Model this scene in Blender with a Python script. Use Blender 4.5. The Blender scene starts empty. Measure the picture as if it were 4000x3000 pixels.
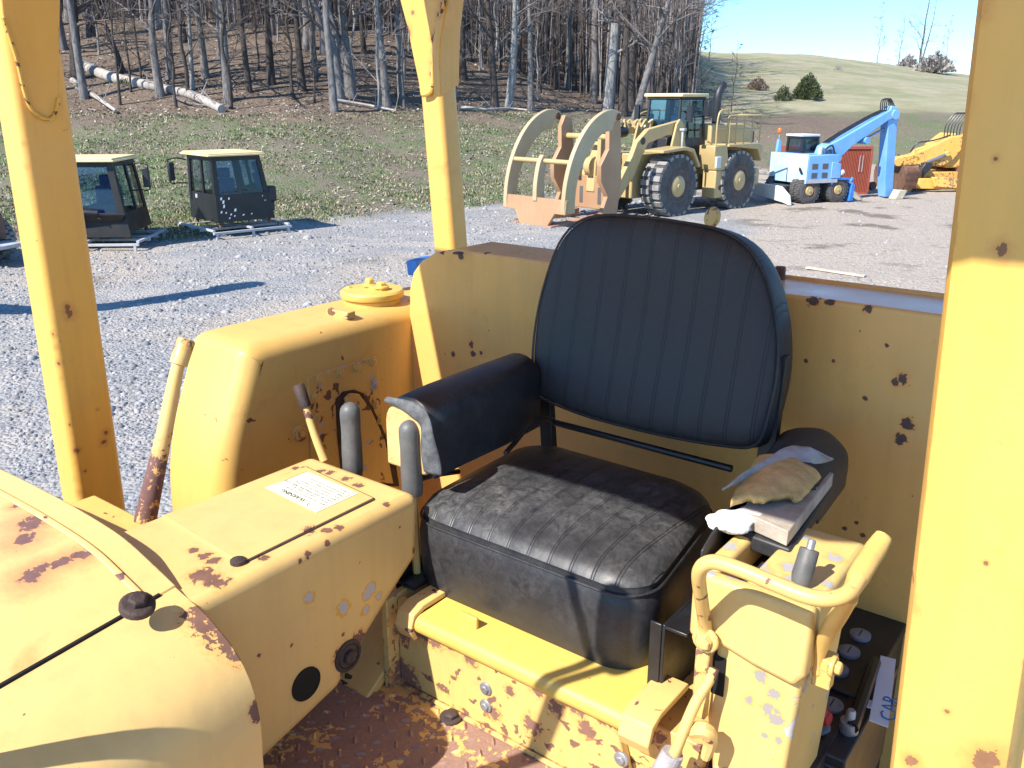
import bpy, bmesh, math, random
from mathutils import Vector, Matrix, noise as mnoise
R = math.radians
rnd = random.Random(7)
sc = bpy.context.scene
COL = sc.collection

# ---------------------------------------------------------------- camera model (photograph is 4000 x 3000)
CAM_H = 3.4
FOC = 3400.0; PITCH = R(18.0); PSI = R(37.5)
UX = (math.cos(PSI), -math.sin(PSI)); VX = (math.sin(PSI), math.cos(PSI))
def ray(x, y):
    a = (x-2000)/FOC; b = (1500-y)/FOC
    return (a, math.cos(PITCH)+math.sin(PITCH)*b, -math.sin(PITCH)+math.cos(PITCH)*b)
def rm(x, y):
    X, Y, Z = ray(x, y)
    return (X*UX[0]+Y*UX[1], X*VX[0]+Y*VX[1], Z)
def P(x, y, u=None, v=None, w=None, n=None, d=None):
    """pixel -> point in the bulldozer's own axes (u to its side, v to its rear, w up; origin at eye height)"""
    r = rm(x, y)
    if u is not None: t = u/r[0]
    elif v is not None: t = v/r[1]
    elif w is not None: t = w/r[2]
    else: t = d/(n[0]*r[0]+n[1]*r[1]+n[2]*r[2])
    return (r[0]*t, r[1]*t, r[2]*t)
def G(x, y, z=0.0):
    """pixel -> world point at height z"""
    r = ray(x, y); t = (z-CAM_H)/r[2]
    return (r[0]*t, r[1]*t, z)
def GY(x, y, Y):
    r = ray(x, y); t = Y/r[1]
    return (r[0]*t, Y, CAM_H+r[2]*t)

# ---------------------------------------------------------------- objects
def tag(o, label=None, cat=None, group=None, kind=None):
    if label: o["label"] = label
    if cat: o["category"] = cat
    if group: o["group"] = group
    if kind: o["kind"] = kind
    return o
def empty(name, loc=(0,0,0), rz=0.0, scale=1.0):
    o = bpy.data.objects.new(name, None); COL.objects.link(o)
    o.location = loc; o.rotation_euler = (0,0,rz); o.scale = (scale,)*3
    o.empty_display_size = .2
    return o
def copy_tree(o, parent=None):
    c = o.copy(); COL.objects.link(c)
    if parent is not None: c.parent = parent
    for ch in list(o.children): copy_tree(ch, c)
    return c

def smoothpath(pts, k=5):
    pts = [Vector(p) for p in pts]; out = []
    for i in range(len(pts)-1):
        p0 = pts[max(i-1,0)]; p1 = pts[i]; p2 = pts[i+1]; p3 = pts[min(i+2,len(pts)-1)]
        for j in range(k):
            t = j/k
            out.append(.5*((2*p1)+(p2-p0)*t+(2*p0-5*p1+4*p2-p3)*t*t+(3*p1-p0-3*p2+p3)*t**3))
    out.append(pts[-1])
    return out

class MB:
    """collects shapes and links them as ONE mesh object"""
    def __init__(s): s.v = []; s.f = []; s.m = []
    def add(s, vs, fs, mi=0, mat=None):
        b = len(s.v)
        for p in vs:
            p = Vector(p)
            s.v.append(mat @ p if mat is not None else p)
        for f in fs: s.f.append([b+i for i in f]); s.m.append(mi)
        return s
    def box(s, a0, a1, b0, b1, c0, c1, mi=0, mat=None):
        vs = [(x,y,z) for z in (c0,c1) for y in (b0,b1) for x in (a0,a1)]
        return s.add(vs, [(0,2,3,1),(4,5,7,6),(0,1,5,4),(2,6,7,3),(0,4,6,2),(1,3,7,5)], mi, mat)
    def prism(s, poly, axis, a0, a1, mi=0, mat=None, poly2=None):
        n = len(poly); vs = []
        for q, a in ((poly, a0), (poly2 or poly, a1)):
            for p in q:
                vs.append({'u':(a,p[0],p[1]), 'v':(p[0],a,p[1]), 'w':(p[0],p[1],a)}[axis])
        fs = [tuple(range(n)), tuple(range(2*n-1, n-1, -1))]
        fs += [(i, (i+1)%n, n+(i+1)%n, n+i) for i in range(n)]
        return s.add(vs, fs, mi, mat)
    def hull(s, A, B, mi=0, mat=None):
        n = len(A)
        return s.add(list(A)+list(B), [tuple(range(n)), tuple(range(2*n-1,n-1,-1))]+[(i,(i+1)%n,n+(i+1)%n,n+i) for i in range(n)], mi, mat)
    def tube(s, pts, r, n=8, mi=0, caps=True, k=0, mat=None):
        pts = smoothpath(pts, k) if k else [Vector(p) for p in pts]
        m = len(pts)
        if not isinstance(r, (list, tuple)): r = [r]*m
        elif len(r) != m:
            q = r; r = []
            for i in range(m):
                t = i/(m-1)*(len(q)-1); j = min(int(t), len(q)-2)
                r.append(q[j]+(q[j+1]-q[j])*(t-j))
        vs = []; fs = []; up = None
        for i in range(m):
            d = (pts[min(i+1,m-1)]-pts[max(i-1,0)])
            if d.length < 1e-9: d = Vector((0,0,1))
            d.normalize()
            if up is None:
                up = d.orthogonal().normalized()
            else:
                up = up-d*up.dot(d)
                if up.length < 1e-6: up = d.orthogonal()
                up.normalize()
            sd = d.cross(up)
            for j in range(n):
                a = 2*math.pi*j/n
                vs.append(pts[i]+(up*math.cos(a)+sd*math.sin(a))*r[i])
        for i in range(m-1):
            for j in range(n):
                fs.append((i*n+j, i*n+(j+1)%n, (i+1)*n+(j+1)%n, (i+1)*n+j))
        if caps: fs += [tuple(range(n-1,-1,-1)), tuple(range((m-1)*n, m*n))]
        return s.add(vs, fs, mi, mat)
    def lathe(s, prof, c, axis=(0,0,1), n=20, mi=0, mat=None):
        """prof: (radius, height) along axis from c"""
        ax = Vector(axis).normalized(); e1 = ax.orthogonal().normalized(); e2 = ax.cross(e1); c = Vector(c)
        vs = []; fs = []
        for r, h in prof:
            for j in range(n):
                a = 2*math.pi*(j+.5)/n
                vs.append(c+ax*h+(e1*math.cos(a)+e2*math.sin(a))*r)
        for i in range(len(prof)-1):
            for j in range(n): fs.append((i*n+j, i*n+(j+1)%n, (i+1)*n+(j+1)%n, (i+1)*n+j))
        fs += [tuple(range(n-1,-1,-1)), tuple(range((len(prof)-1)*n, len(prof)*n))]
        return s.add(vs, fs, mi, mat)
    def bolt(s, c, axis, r=.012, h=.009, washer=True, mi=0):
        if washer: s.lathe([(r*1.7,-.004),(r*1.7,.002),(r*1.5,.003)], c, axis, 14, mi)
        return s.lathe([(r*1.1,0),(r*1.1,h*.8),(r*.85,h)], c, axis, 6, mi)
    def ball(s, c, r, n=10, m=6, mi=0, mat=None):
        if not isinstance(r, (list, tuple)): r = (r,r,r)
        vs = [(c[0],c[1],c[2]-r[2])]; fs = []
        for i in range(1, m):
            p = math.pi*i/m
            for j in range(n):
                a = 2*math.pi*j/n
                vs.append((c[0]+r[0]*math.sin(p)*math.cos(a), c[1]+r[1]*math.sin(p)*math.sin(a), c[2]-r[2]*math.cos(p)))
        vs.append((c[0],c[1],c[2]+r[2])); t = len(vs)-1
        for j in range(n): fs.append((0, 1+(j+1)%n, 1+j)); fs.append((t, t-n+j, t-n+(j+1)%n))
        for i in range(m-2):
            for j in range(n): fs.append((1+i*n+j, 1+i*n+(j+1)%n, 1+(i+1)*n+(j+1)%n, 1+(i+1)*n+j))
        return s.add(vs, fs, mi, mat)
    def grid(s, fn, nu, nv, mi=0):
        vs = [fn(i/nu, j/nv) for j in range(nv+1) for i in range(nu+1)]
        return s.add(vs, [(j*(nu+1)+i, j*(nu+1)+i+1, (j+1)*(nu+1)+i+1, (j+1)*(nu+1)+i) for j in range(nv) for i in range(nu)], mi)
    def text(s, body, size, mat, mi=0, align='LEFT'):
        cu = bpy.data.curves.new('lettering', 'FONT'); cu.body = body; cu.size = size; cu.align_x = align; cu.resolution_u = 2
        o = bpy.data.objects.new('lettering', cu); COL.objects.link(o)
        bpy.context.view_layer.update()
        me = bpy.data.meshes.new_from_object(o.evaluated_get(bpy.context.evaluated_depsgraph_get()))
        s.add([v.co.copy() for v in me.vertices], [tuple(p.vertices) for p in me.polygons], mi, mat)
        bpy.data.objects.remove(o); bpy.data.curves.remove(cu); bpy.data.meshes.remove(me)
        return s
    def build(s, name, mats, parent=None, off=(0,0,0), bevel=0, seg=2, sharp=40, recalc=True, solid=0, subsurf=0, ang=35):
        me = bpy.data.meshes.new(name)
        off = Vector(off)
        me.from_pydata([v-off for v in s.v], [], s.f)
        if not isinstance(mats, (list, tuple)): mats = [mats]
        for m in mats: me.materials.append(m)
        if len(mats) > 1: me.polygons.foreach_set('material_index', s.m)
        if recalc:
            bm = bmesh.new(); bm.from_mesh(me); bmesh.ops.recalc_face_normals(bm, faces=bm.faces); bm.to_mesh(me); bm.free()
        me.polygons.foreach_set('use_smooth', [True]*len(me.polygons))
        me.set_sharp_from_angle(angle=R(sharp))
        o = bpy.data.objects.new(name, me); COL.objects.link(o)
        if parent is not None: o.parent = parent
        if solid:
            md = o.modifiers.new('solid','SOLIDIFY'); md.thickness = solid; md.offset = 0
        if bevel:
            md = o.modifiers.new('bevel','BEVEL'); md.width = bevel; md.segments = seg; md.limit_method = 'ANGLE'; md.angle_limit = R(ang)
        if subsurf:
            md = o.modifiers.new('sub','SUBSURF'); md.levels = subsurf; md.render_levels = subsurf
        return o

# ---------------------------------------------------------------- materials
class NT:
    def __init__(s, name):
        s.m = bpy.data.materials.new(name); s.m.use_nodes = True; s.t = s.m.node_tree
        s.b = s.t.nodes['Principled BSDF']; s.out = s.t.nodes['Material Output']
    def n(s, typ, **kw):
        o = s.t.nodes.new('ShaderNode'+typ)
        for k, v in kw.items():
            if hasattr(o, k): setattr(o, k, v)
            else: o.inputs[k.replace('_',' ')].default_value = v
        return o
    def l(s, a, b): s.t.links.new(a, b)
    def coord(s, kind='Object', scale=None):
        c = s.n('TexCoord').outputs[kind]
        if scale is not None:
            mp = s.n('Mapping'); mp.inputs['Scale'].default_value = scale; s.l(c, mp.inputs[0]); c = mp.outputs[0]
        return c
    def noise(s, co, scale, detail=4, rough=.55, dist=0):
        o = s.n('TexNoise'); o.inputs['Scale'].default_value = scale; o.inputs['Detail'].default_value = detail
        o.inputs['Roughness'].default_value = rough; o.inputs['Distortion'].default_value = dist
        s.l(co, o.inputs['Vector']); return o.outputs['Fac']
    def ramp(s, f, a, b, c0=0.0, c1=1.0):
        o = s.n('MapRange'); o.inputs['From Min'].default_value = a; o.inputs['From Max'].default_value = b
        o.inputs['To Min'].default_value = c0; o.inputs['To Max'].default_value = c1
        s.l(f, o.inputs['Value']); return o.outputs[0]
    def math(s, op, a, b=None, clamp=False):
        o = s.n('Math'); o.operation = op; o.use_clamp = clamp
        for i, q in enumerate((a, b)):
            if q is None: continue
            if isinstance(q, (int, float)): o.inputs[i].default_value = q
            else: s.l(q, o.inputs[i])
        return o.outputs[0]
    def mix(s, f, a, b):
        o = s.n('Mix'); o.data_type = 'RGBA'
        for i, q in ((0, f), (6, a), (7, b)):
            if isinstance(q, (int, float)): o.inputs[i].default_value = q
            elif isinstance(q, (tuple, list)): o.inputs[i].default_value = (*q, 1)
            else: s.l(q, o.inputs[i])
        return o.outputs[2]
    def bump(s, h, strength=.3, dist=.01, nrm=None):
        o = s.n('Bump'); o.inputs['Strength'].default_value = strength; o.inputs['Distance'].default_value = dist
        s.l(h, o.inputs['Height'])
        if nrm is not None: s.l(nrm, o.inputs['Normal'])
        return o.outputs[0]
    def set(s, col=None, rough=None, nrm=None, metal=None, spec=None):
        for k, q in (('Base Color', col), ('Roughness', rough), ('Normal', nrm), ('Metallic', metal), ('Specular IOR Level', spec)):
            if q is None: continue
            if isinstance(q, (int, float)): s.b.inputs[k].default_value = q
            elif isinstance(q, (tuple, list)): s.b.inputs[k].default_value = (*q, 1)
            else: s.l(q, s.b.inputs[k])
        return s.m

def paint(name, col, chip=.66, big=.5, rust=(.105,.052,.036), fade=(.62,.42,.2), rough=.42, scale=1.0, primer=None, stain=.35, peel=.12, fadeamt=.35, spots=(), spotcol=None, halo=1.7, halocol=None, edge=0.0, streak=.22, spots2=(), col2=(.42,.40,.40)):
    """painted steel: slow colour drift, rust chips with a raised edge, rust stains, orange-peel"""
    t = NT(name); co = t.coord()
    drift = t.ramp(t.noise(co, 2.2*scale, 5), .35, .75)
    c = t.mix(t.math('MULTIPLY', drift, fadeamt), col, fade)
    st = t.ramp(t.noise(co, 4.5*scale, 6, .6, .6), .62, .74)
    c = t.mix(t.math('MULTIPLY', st, stain), c, (.5,.2,.05))
    sk = t.ramp(t.noise(t.coord('Object',(22*scale,22*scale,1.6*scale)), 1.0, 5, .6), .5, .72)
    c = t.mix(t.math('MULTIPLY', sk, streak), c, (col[0]*.62, col[1]*.58, col[2]*.62))
    gr = t.ramp(t.noise(co, 11*scale, 6, .7), .48, .8)
    c = t.mix(t.math('MULTIPLY', gr, .16), c, (.30,.22,.13))
    n1 = t.noise(co, 26*scale, 3, .5, .4); n2 = t.noise(co, 3.4*scale, 3, .5)
    f = t.math('ADD', n1, t.math('MULTIPLY', t.math('SUBTRACT', n2, .5), big))
    if edge:
        bv = t.n('Bevel'); bv.samples = 3; bv.inputs['Radius'].default_value = .006
        ge = t.n('NewGeometry'); dt = t.n('VectorMath'); dt.operation = 'DOT_PRODUCT'; t.l(bv.outputs[0], dt.inputs[0]); t.l(ge.outputs['Normal'], dt.inputs[1])
        em = t.ramp(dt.outputs['Value'], .86, .99, 1, 0)
        f = t.math('ADD', f, t.math('MULTIPLY', em, edge))
    halo_ = t.ramp(f, chip-.035, chip); core = t.ramp(f, chip, chip+.012)
    c = t.mix(t.math('MULTIPLY', halo_, .45), c, (col[0]*1.0, col[1]*.72, col[2]*.4))
    rc = t.mix(t.noise(co, 60*scale, 4), rust, tuple(q*1.9 for q in rust))
    if primer: rc = t.mix(t.ramp(t.noise(co, 9*scale, 2), .5, .54), rc, primer)
    c = t.mix(core, c, rc)
    if spots:      # worn-through patches at given places (u,v,w,radius), ragged by noise
        acc = None
        wob = t.math('MULTIPLY', t.math('SUBTRACT', t.noise(co, 75, 6, .68, .5), .5), 3.4)
        for (u, v, w, rad) in spots:
            sub = t.n('VectorMath'); sub.operation = 'DISTANCE'; t.l(co, sub.inputs[0]); sub.inputs[1].default_value = (u+1.0, v-1.0, w+CAM_H)
            q = t.math('ADD', t.math('DIVIDE', sub.outputs['Value'], rad), wob)
            acc = q if acc is None else t.math('MINIMUM', acc, q)
        sh = t.ramp(acc, 1.0, halo, 1, 0); sm_ = t.ramp(acc, .93, 1.0, 1, 0)
        c = t.mix(t.math('MULTIPLY', sh, .55 if halocol is None else .8), c, halocol or (col[0]*.95, col[1]*.66, col[2]*.5)); c = t.mix(sm_, c, t.mix(t.noise(co, 45, 4), rust, spotcol or tuple(q_*2.2 for q_ in rust)))
        core = t.math('MAXIMUM', core, sm_)
    if spots2:     # paint flaked to the primer, each with a ring of the older, deeper yellow
        acc = None
        wob = t.math('MULTIPLY', t.math('SUBTRACT', t.noise(co, 60, 5, .6, .4), .5), 2.6)
        for (u, v, w, rad) in spots2:
            sub = t.n('VectorMath'); sub.operation = 'DISTANCE'; t.l(co, sub.inputs[0]); sub.inputs[1].default_value = (u+1.0, v-1.0, w+CAM_H)
            q = t.math('ADD', t.math('DIVIDE', sub.outputs['Value'], rad), wob)
            acc = q if acc is None else t.math('MINIMUM', acc, q)
        c = t.mix(t.ramp(acc, 1.30, 1.36, 1, 0), c, (.66,.34,.04)); c = t.mix(t.ramp(acc, .94, 1.0, 1, 0), c, col2)
    fine = t.ramp(t.noise(co, 55*scale, 3, .6), .735, .75)
    c = t.mix(t.math('MULTIPLY', fine, .8), c, rust)
    h = t.math('SUBTRACT', t.math('MULTIPLY', t.noise(co, 90*scale, 2), peel), t.math('MULTIPLY', core, .6))
    h = t.math('ADD', h, t.math('MULTIPLY', t.noise(co, 14*scale, 2), .4))
    nb = t.bump(h, .35, .004/scale)
    r = t.math('ADD', t.math('MULTIPLY', core, .4), t.ramp(t.noise(co, 7*scale, 4), .3, .7, rough-.06, rough+.1))
    return t.set(c, r, nb)
def plain(name, col, rough=.6, var=.25, scale=8, bump=.15, metal=0, spec=.5, dist=.004):
    t = NT(name); co = t.coord(); n1 = t.noise(co, scale, 5, .6)
    c = t.mix(t.ramp(n1, .3, .7), tuple(q*(1-var) for q in col), tuple(min(q*(1+var),1) for q in col))
    return t.set(c, t.ramp(t.noise(co, scale*.7, 3), .3, .7, max(rough-.08,.03), min(rough+.08,1)), t.bump(t.noise(co, scale*6, 3), bump, dist), metal, spec)
def glass(name, tint=(.62,.74,.8)):
    t = NT(name)
    tr = t.n('BsdfTransparent'); tr.inputs[0].default_value = (*tint, 1)
    gl = t.n('BsdfGlossy'); gl.inputs['Roughness'].default_value = .04
    fr = t.n('Fresnel'); fr.inputs[0].default_value = 1.5
    mx = t.n('MixShader'); t.l(t.math('MULTIPLY', fr.outputs[0], 1.3, True), mx.inputs[0]); t.l(tr.outputs[0], mx.inputs[1]); t.l(gl.outputs[0], mx.inputs[2])
    t.l(mx.outputs[0], t.out.inputs[0]); return t.m

def vinyl(name, pitch=None, center=0.0, dust=.5, base=(.014,.0145,.017), dusty=(.10,.10,.098), rough=.4, puffamt=.3):
    """black seat vinyl: grain, dust, and stitched pleats at the given pitch along the part's own x"""
    t = NT(name); co = t.coord()
    n1 = t.noise(co, 7, 6, .65); n2 = t.noise(co, 45, 4, .6, 1.0)
    d = t.math('MULTIPLY', t.ramp(n1, .30, .75), t.ramp(n2, .25, .75)); d = t.math('MULTIPLY', d, t.ramp(t.noise(co, 190, 3, .6), .25, .6, .55, 1.2))
    c = t.mix(t.math('MULTIPLY', d, dust), base, dusty)
    spots = t.ramp(t.noise(co, 70, 2), .67, .7)
    c = t.mix(t.math('MULTIPLY', spots, .5), c, base)
    vo = t.n('TexVoronoi'); vo.feature = 'DISTANCE_TO_EDGE'; vo.inputs['Scale'].default_value = 330; t.l(co, vo.inputs['Vector'])
    h = t.math('MULTIPLY', t.ramp(vo.outputs['Distance'], 0, .25), .05)
    h = t.math('ADD', h, t.math('MULTIPLY', t.noise(co, 9, 3), .28))
    if pitch:
        sx = t.n('SeparateXYZ'); t.l(co, sx.inputs[0])
        fr = t.math('FRACT', t.math('DIVIDE', t.math('SUBTRACT', sx.outputs[0], center-.5*pitch+100*pitch*0), pitch))
        dd = t.math('ABSOLUTE', t.math('SUBTRACT', fr, .5))           # 0 on the seam
        g1 = t.math('ABSOLUTE', t.math('SUBTRACT', dd, .055))
        line = t.ramp(g1, .0, .035, 1, 0)
        puff = t.ramp(dd, .07, .3)
        h = t.math('SUBTRACT', t.math('ADD', h, t.math('MULTIPLY', puff, puffamt)), t.math('MULTIPLY', line, 1.1))
        c = t.mix(t.math('MULTIPLY', line, .7), c, (.006,.006,.007))
    return t.set(c, t.math('ADD', t.math('MULTIPLY', d, .3), rough), t.bump(h, .32, .0030), None, .45)

YEL = (.72,.45,.115)
M = {}
M['yellow'] = paint('yellow_paint', edge=0.16, col=YEL, chip=.735, big=.35)
M['yellow_clean'] = paint('clean_yellow_paint', (.70,.46,.09), chip=.85, big=.2, stain=.12)
PS = [P(x,y,u=-2.20)+(r*.6,) for x,y,r in ((95,652,.008),(98,690,.005),(90,560,.006),(205,1310,.010),(215,1360,.008),(228,1420,.010),(236,1480,.006),(268,1222,.016),(262,1200,.012),(272,1660,.006),(300,1760,.010),(405,1725,.012),(412,1690,.010),(285,1880,.012),(300,1930,.012),(330,1840,.006),(380,1600,.005),(235,160,.007),(228,120,.005),(232,200,.005),(60,210,.006))]
PS += [P(x,y,v=2.08)+(r,) for x,y,r in ((1588,110,.012),(1592,130,.012),(1612,50,.006),(1692,150,.010),(1697,200,.010),(1694,250,.012),(1690,290,.010),(1700,310,.008),(1706,120,.008),(1718,60,.010),(1730,20,.010))]
PS += [P(x,y,v=.93)+(r*.7,) for x,y,r in ((3800,20,.011),(3790,40,.008),(3745,145,.006),(3755,150,.005),(3725,310,.008),(3712,415,.012),(3722,400,.009),(3712,440,.007),(3700,520,.006),(3910,980,.008),(3890,620,.003),(3560,2385,.006),(3560,2340,.005),(3545,2500,.004),(3870,2960,.014),(3850,2975,.016),(3835,2990,.014),(3560,2975,.010),(3640,1640,.003),(3660,1730,.003),(3700,2780,.004),(3850,2200,.003))]
M['yellow_post'] = paint('post_paint', edge=0.17, col=(.78,.435,.085), chip=.775, big=.3, stain=.45, peel=.3, rust=(.16,.075,.035), spots=PS, halo=3.0, halocol=(.60,.28,.07))
M['weld'] = paint('weld_paint', (.70,.42,.08), chip=.62, big=.3, rust=(.10,.05,.03), scale=2.0, peel=.8)
WS = [P(x,y,v=1.845)+(r,) for x,y,r in ((3525,1478,.013),(3500,1495,.008),(3545,1655,.013),(3520,1715,.011),(3380,1556,.005),(3150,1408,.005),(3390,1210,.008),(3180,1172,.014),(3240,1174,.010),(1842,1345,.009),(1848,1382,.008),(1770,1384,.008),(1880,1380,.005),(3370,2090,.006),(3300,2065,.005),(3345,2040,.004),(1725,982,.010),(1800,1003,.008),(3255,1410,.004),(3465,1350,.004))]
M['yellow_wall'] = paint('wall_paint', edge=0.16, col=(.84,.45,.12), chip=.79, big=.3, rust=(.07,.04,.03), rough=.3, stain=.15, spots=WS)
def HP(x, y):
    w_ = -.715
    for _ in range(4): w_ = -.697-.10*(.648-P(x, y, w=w_)[1])
    return P(x, y, w=w_)
HS = [HP(x,y)+(r,) for x,y,r in ((140,2042,.022),(120,2062,.016),(95,2110,.018),(160,2212,.013),(215,2196,.012),(250,2180,.012),(290,2165,.012),(320,2158,.012),(345,2152,.008),(120,2242,.016),(75,1978,.009),(140,1975,.010),(350,2010,.012),(760,2570,.011),(790,2585,.008))]
M['yellow_hood'] = paint('hood_paint', edge=0.14, col=(.70,.475,.17), chip=.76, big=.45, stain=.6, rust=(.095,.05,.045), spots=HS, halo=4.5, halocol=(.56,.22,.09))
M['yellow_side'] = paint('side_panel_paint', edge=0.14, col=(.70,.475,.17), chip=.78, big=.4, stain=.3, spots=[P(x,y,v=.640)+(r*1.4,) for x,y,r in ((790,2380,.020),(830,2420,.020),(870,2470,.018),(900,2510,.014),(930,2560,.010),(770,2575,.010),(1000,2770,.008),(1005,2800,.007))])
CS = [P(x,y,u=-1.12)+(r,) for x,y,r in ((1283,2121,.006),(1205,2168,.007),(1560,2060,.003),(1175,2190,.005),(1340,2555,.020),(1400,2500,.018),(1345,2620,.012),(1620,2150,.007),(1010,2560,.004),(1140,2520,.004),(1340,2480,.004))]
CP = [P(x,y,u=-1.12)+(r,) for x,y,r in ((1208,2335,.010),(1340,2375,.013),(1435,2320,.011),(1447,2300,.012),(1430,2380,.010),(1480,2328,.008))]
CT = [P(x,y,w=-.75)+(r,) for x,y,r in ((760,2150,.010),(800,2170,.012),(830,2190,.012),(790,2245,.020),(820,2262,.020),(850,2275,.016),(1030,2180,.008),(1210,2074,.012),(1275,2072,.010),(1510,1968,.009),(1322,2058,.009),(1400,1895,.010),(1350,1870,.011),(1290,1845,.010),(1255,1840,.010),(1155,1829,.008),(1190,1828,.007))]
M['yellow_console'] = paint('console_paint', edge=0.13, col=(.70,.465,.155), chip=.765, big=.35, stain=.2, spots=CS+CT, spots2=CP)
RS = [P(x,y,v=1.10)+(r*1.45,) for x,y,r in ((1610,2440,.022),(1650,2462,.018),(1700,2490,.016),(1760,2520,.012),(1575,2470,.014),(1590,2640,.018),(1570,2600,.012),(1780,2500,.009),(1840,2580,.010),(2100,2690,.011),(2170,2765,.011),(2290,2850,.012),(2350,2790,.012),(2250,2760,.013),(1930,2790,.010),(2080,2830,.013),(1990,2700,.007),(2380,2800,.014),(2470,2850,.02),(2520,2900,.022))]
M['yellow_rusty'] = paint('rusty_yellow_paint', edge=0.16, col=(.70,.47,.145), chip=.62, big=.55, rust=(.15,.075,.05), scale=1.5, stain=.2, spots=RS)
M['yellow_flaking'] = paint('flaking_yellow_paint', (.68,.44,.12), chip=.60, big=.5, primer=(.5,.46,.42))
M['yellow_primer'] = paint('chipped_yellow_paint', edge=0.16, col=(.70,.49,.16), chip=.72, big=.4, rust=(.3,.28,.26), primer=(.45,.46,.48), stain=.1, spots=[P(x,y,v=1.125)+(r,) for x,y,r in ((2968,2645,.010),(2920,2742,.008),(3020,2718,.009),(2995,2775,.010),(3030,2785,.006),(3030,2820,.010),(2985,2880,.006),(3040,2900,.006),(2780,2690,.008),(3115,2580,.004))], spotcol=(.30,.27,.24))
M['yellow_cover'] = paint('cover_paint', edge=0.2, col=(.70,.49,.16), chip=.74, big=.4, rust=(.3,.28,.26), primer=(.45,.46,.48), stain=.1, spots=[P(x,y,w=-.69)+(r,) for x,y,r in ((2880,2250,.014),(2850,2130,.014),(2960,2200,.014),(2975,2240,.017),(3080,2215,.011),(3095,2260,.011),(3090,2300,.010),(3260,2180,.012),(3235,2280,.010),(3060,2130,.010),(2770,2240,.008),(2800,2185,.010),(3150,2100,.008))], spotcol=(.42,.43,.46))
M['lever_paint'] = paint('lever_paint', (.70,.47,.16), chip=.615, big=1.1, rust=(.10,.05,.045), scale=.9, spots=[P(x,y,u=-1.60)+(r,) for x,y,r in ((575,2000,.032),(585,1930,.034),(600,1870,.030),(612,1810,.024),(640,1730,.014),(655,1690,.012),(668,1570,.010),(725,1340,.016),(735,1370,.012))])
M['rust_floor'] = paint('rusty_floor', (.70,.42,.14), chip=.395, big=1.0, rust=(.20,.12,.09), fade=(.62,.42,.2), scale=2.4)
M['rust'] = plain('rust', (.13,.065,.045), .8, .5, 25, .4)
M['dark_rust'] = plain('dark_rust', (.05,.032,.027), .75, .5, 25, .4)
M['black_metal'] = plain('black_metal', (.014,.014,.016), .4, .4, 20, .1)
M['black_void'] = plain('black_opening', (.004,.004,.004), .9, .2, 20, 0)  # near-black that paints the darkness of holes and gaps
M['rubber_grip'] = plain('grey_rubber', (.10,.10,.097), .55, .25, 30, .15)
M['vinyl_cushion'] = vinyl('vinyl_cushion', .0475, 0, dust=.85, base=(.022,.023,.026), dusty=(.17,.17,.165), rough=.36)
M['vinyl_back'] = vinyl('vinyl_back', .0560, 0, dust=.5, base=(.024,.023,.025), dusty=(.085,.08,.082), rough=.52, puffamt=.2)
M['vinyl'] = vinyl('vinyl_plain', None, dust=.5, base=(.02,.02,.023), dusty=(.11,.11,.11))
M['foam'] = plain('tan_foam', (.62,.41,.16), .95, .25, 30, .6)
M['backing'] = plain('vinyl_backing', (.38,.36,.35), .95, .2, 40, .4)
M['torn_edge'] = plain('grey_vinyl_edge', (.10,.105,.11), .7, .4, 60, .4)
M['batting'] = plain('white_batting', (.85,.85,.83), .95, .08, 40, .8)
M['wood'] = plain('grey_wood', (.42,.36,.29), .9, .3, 14, .5)
M['paper'] = plain('paper', (.80,.79,.62), .6, .05, 10, .05)
M['white_paper'] = plain('white_paper', (.78,.79,.82), .6, .05, 10, .05)
M['ink'] = plain('ink', (.05,.055,.06), .7, .1, 10, 0)
M['blue_ink'] = plain('blue_ink', (.04,.20,.55), .6, .1, 10, 0)
M['battery_case'] = plain('battery_case', (.02,.02,.022), .45, .3, 12, .1)
M['battery_cap'] = plain('battery_cap', (.22,.22,.24), .5, .25, 25, .1)
M['lead'] = plain('terminal_lead', (.35,.35,.36), .45, .3, 30, .2, metal=.6)
M['red'] = plain('red_plastic', (.5,.03,.03), .45, .2, 20, .1)
M['bluepaint'] = plain('blue_paint', (.04,.2,.62), .4, .2, 6, .1)
M['white'] = plain('white_paint', (.8,.8,.78), .5, .06, 6, .05)
# ================================================================ the bulldozer (the camera stands beside its cab)
OFF = (-1.0, 1.0, -CAM_H)
def W(u, v, w):        # machine axes -> world
    return (u*UX[0]+v*VX[0], u*UX[1]+v*VX[1], w+CAM_H)
dozer = empty('bulldozer', W(OFF[0], OFF[1], OFF[2]), -PSI)
tag(dozer, 'yellow bulldozer with chipped rusty paint, black operator seat, hood and roof posts filling the foreground', 'bulldozer')
def part(mb, name, mats, parent=None, **kw):
    return mb.build(name, mats, parent if parent is not None else dozer, OFF, **kw)

FL = -1.18; SV = 1.16; CW = -.75; WV = 1.845
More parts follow.
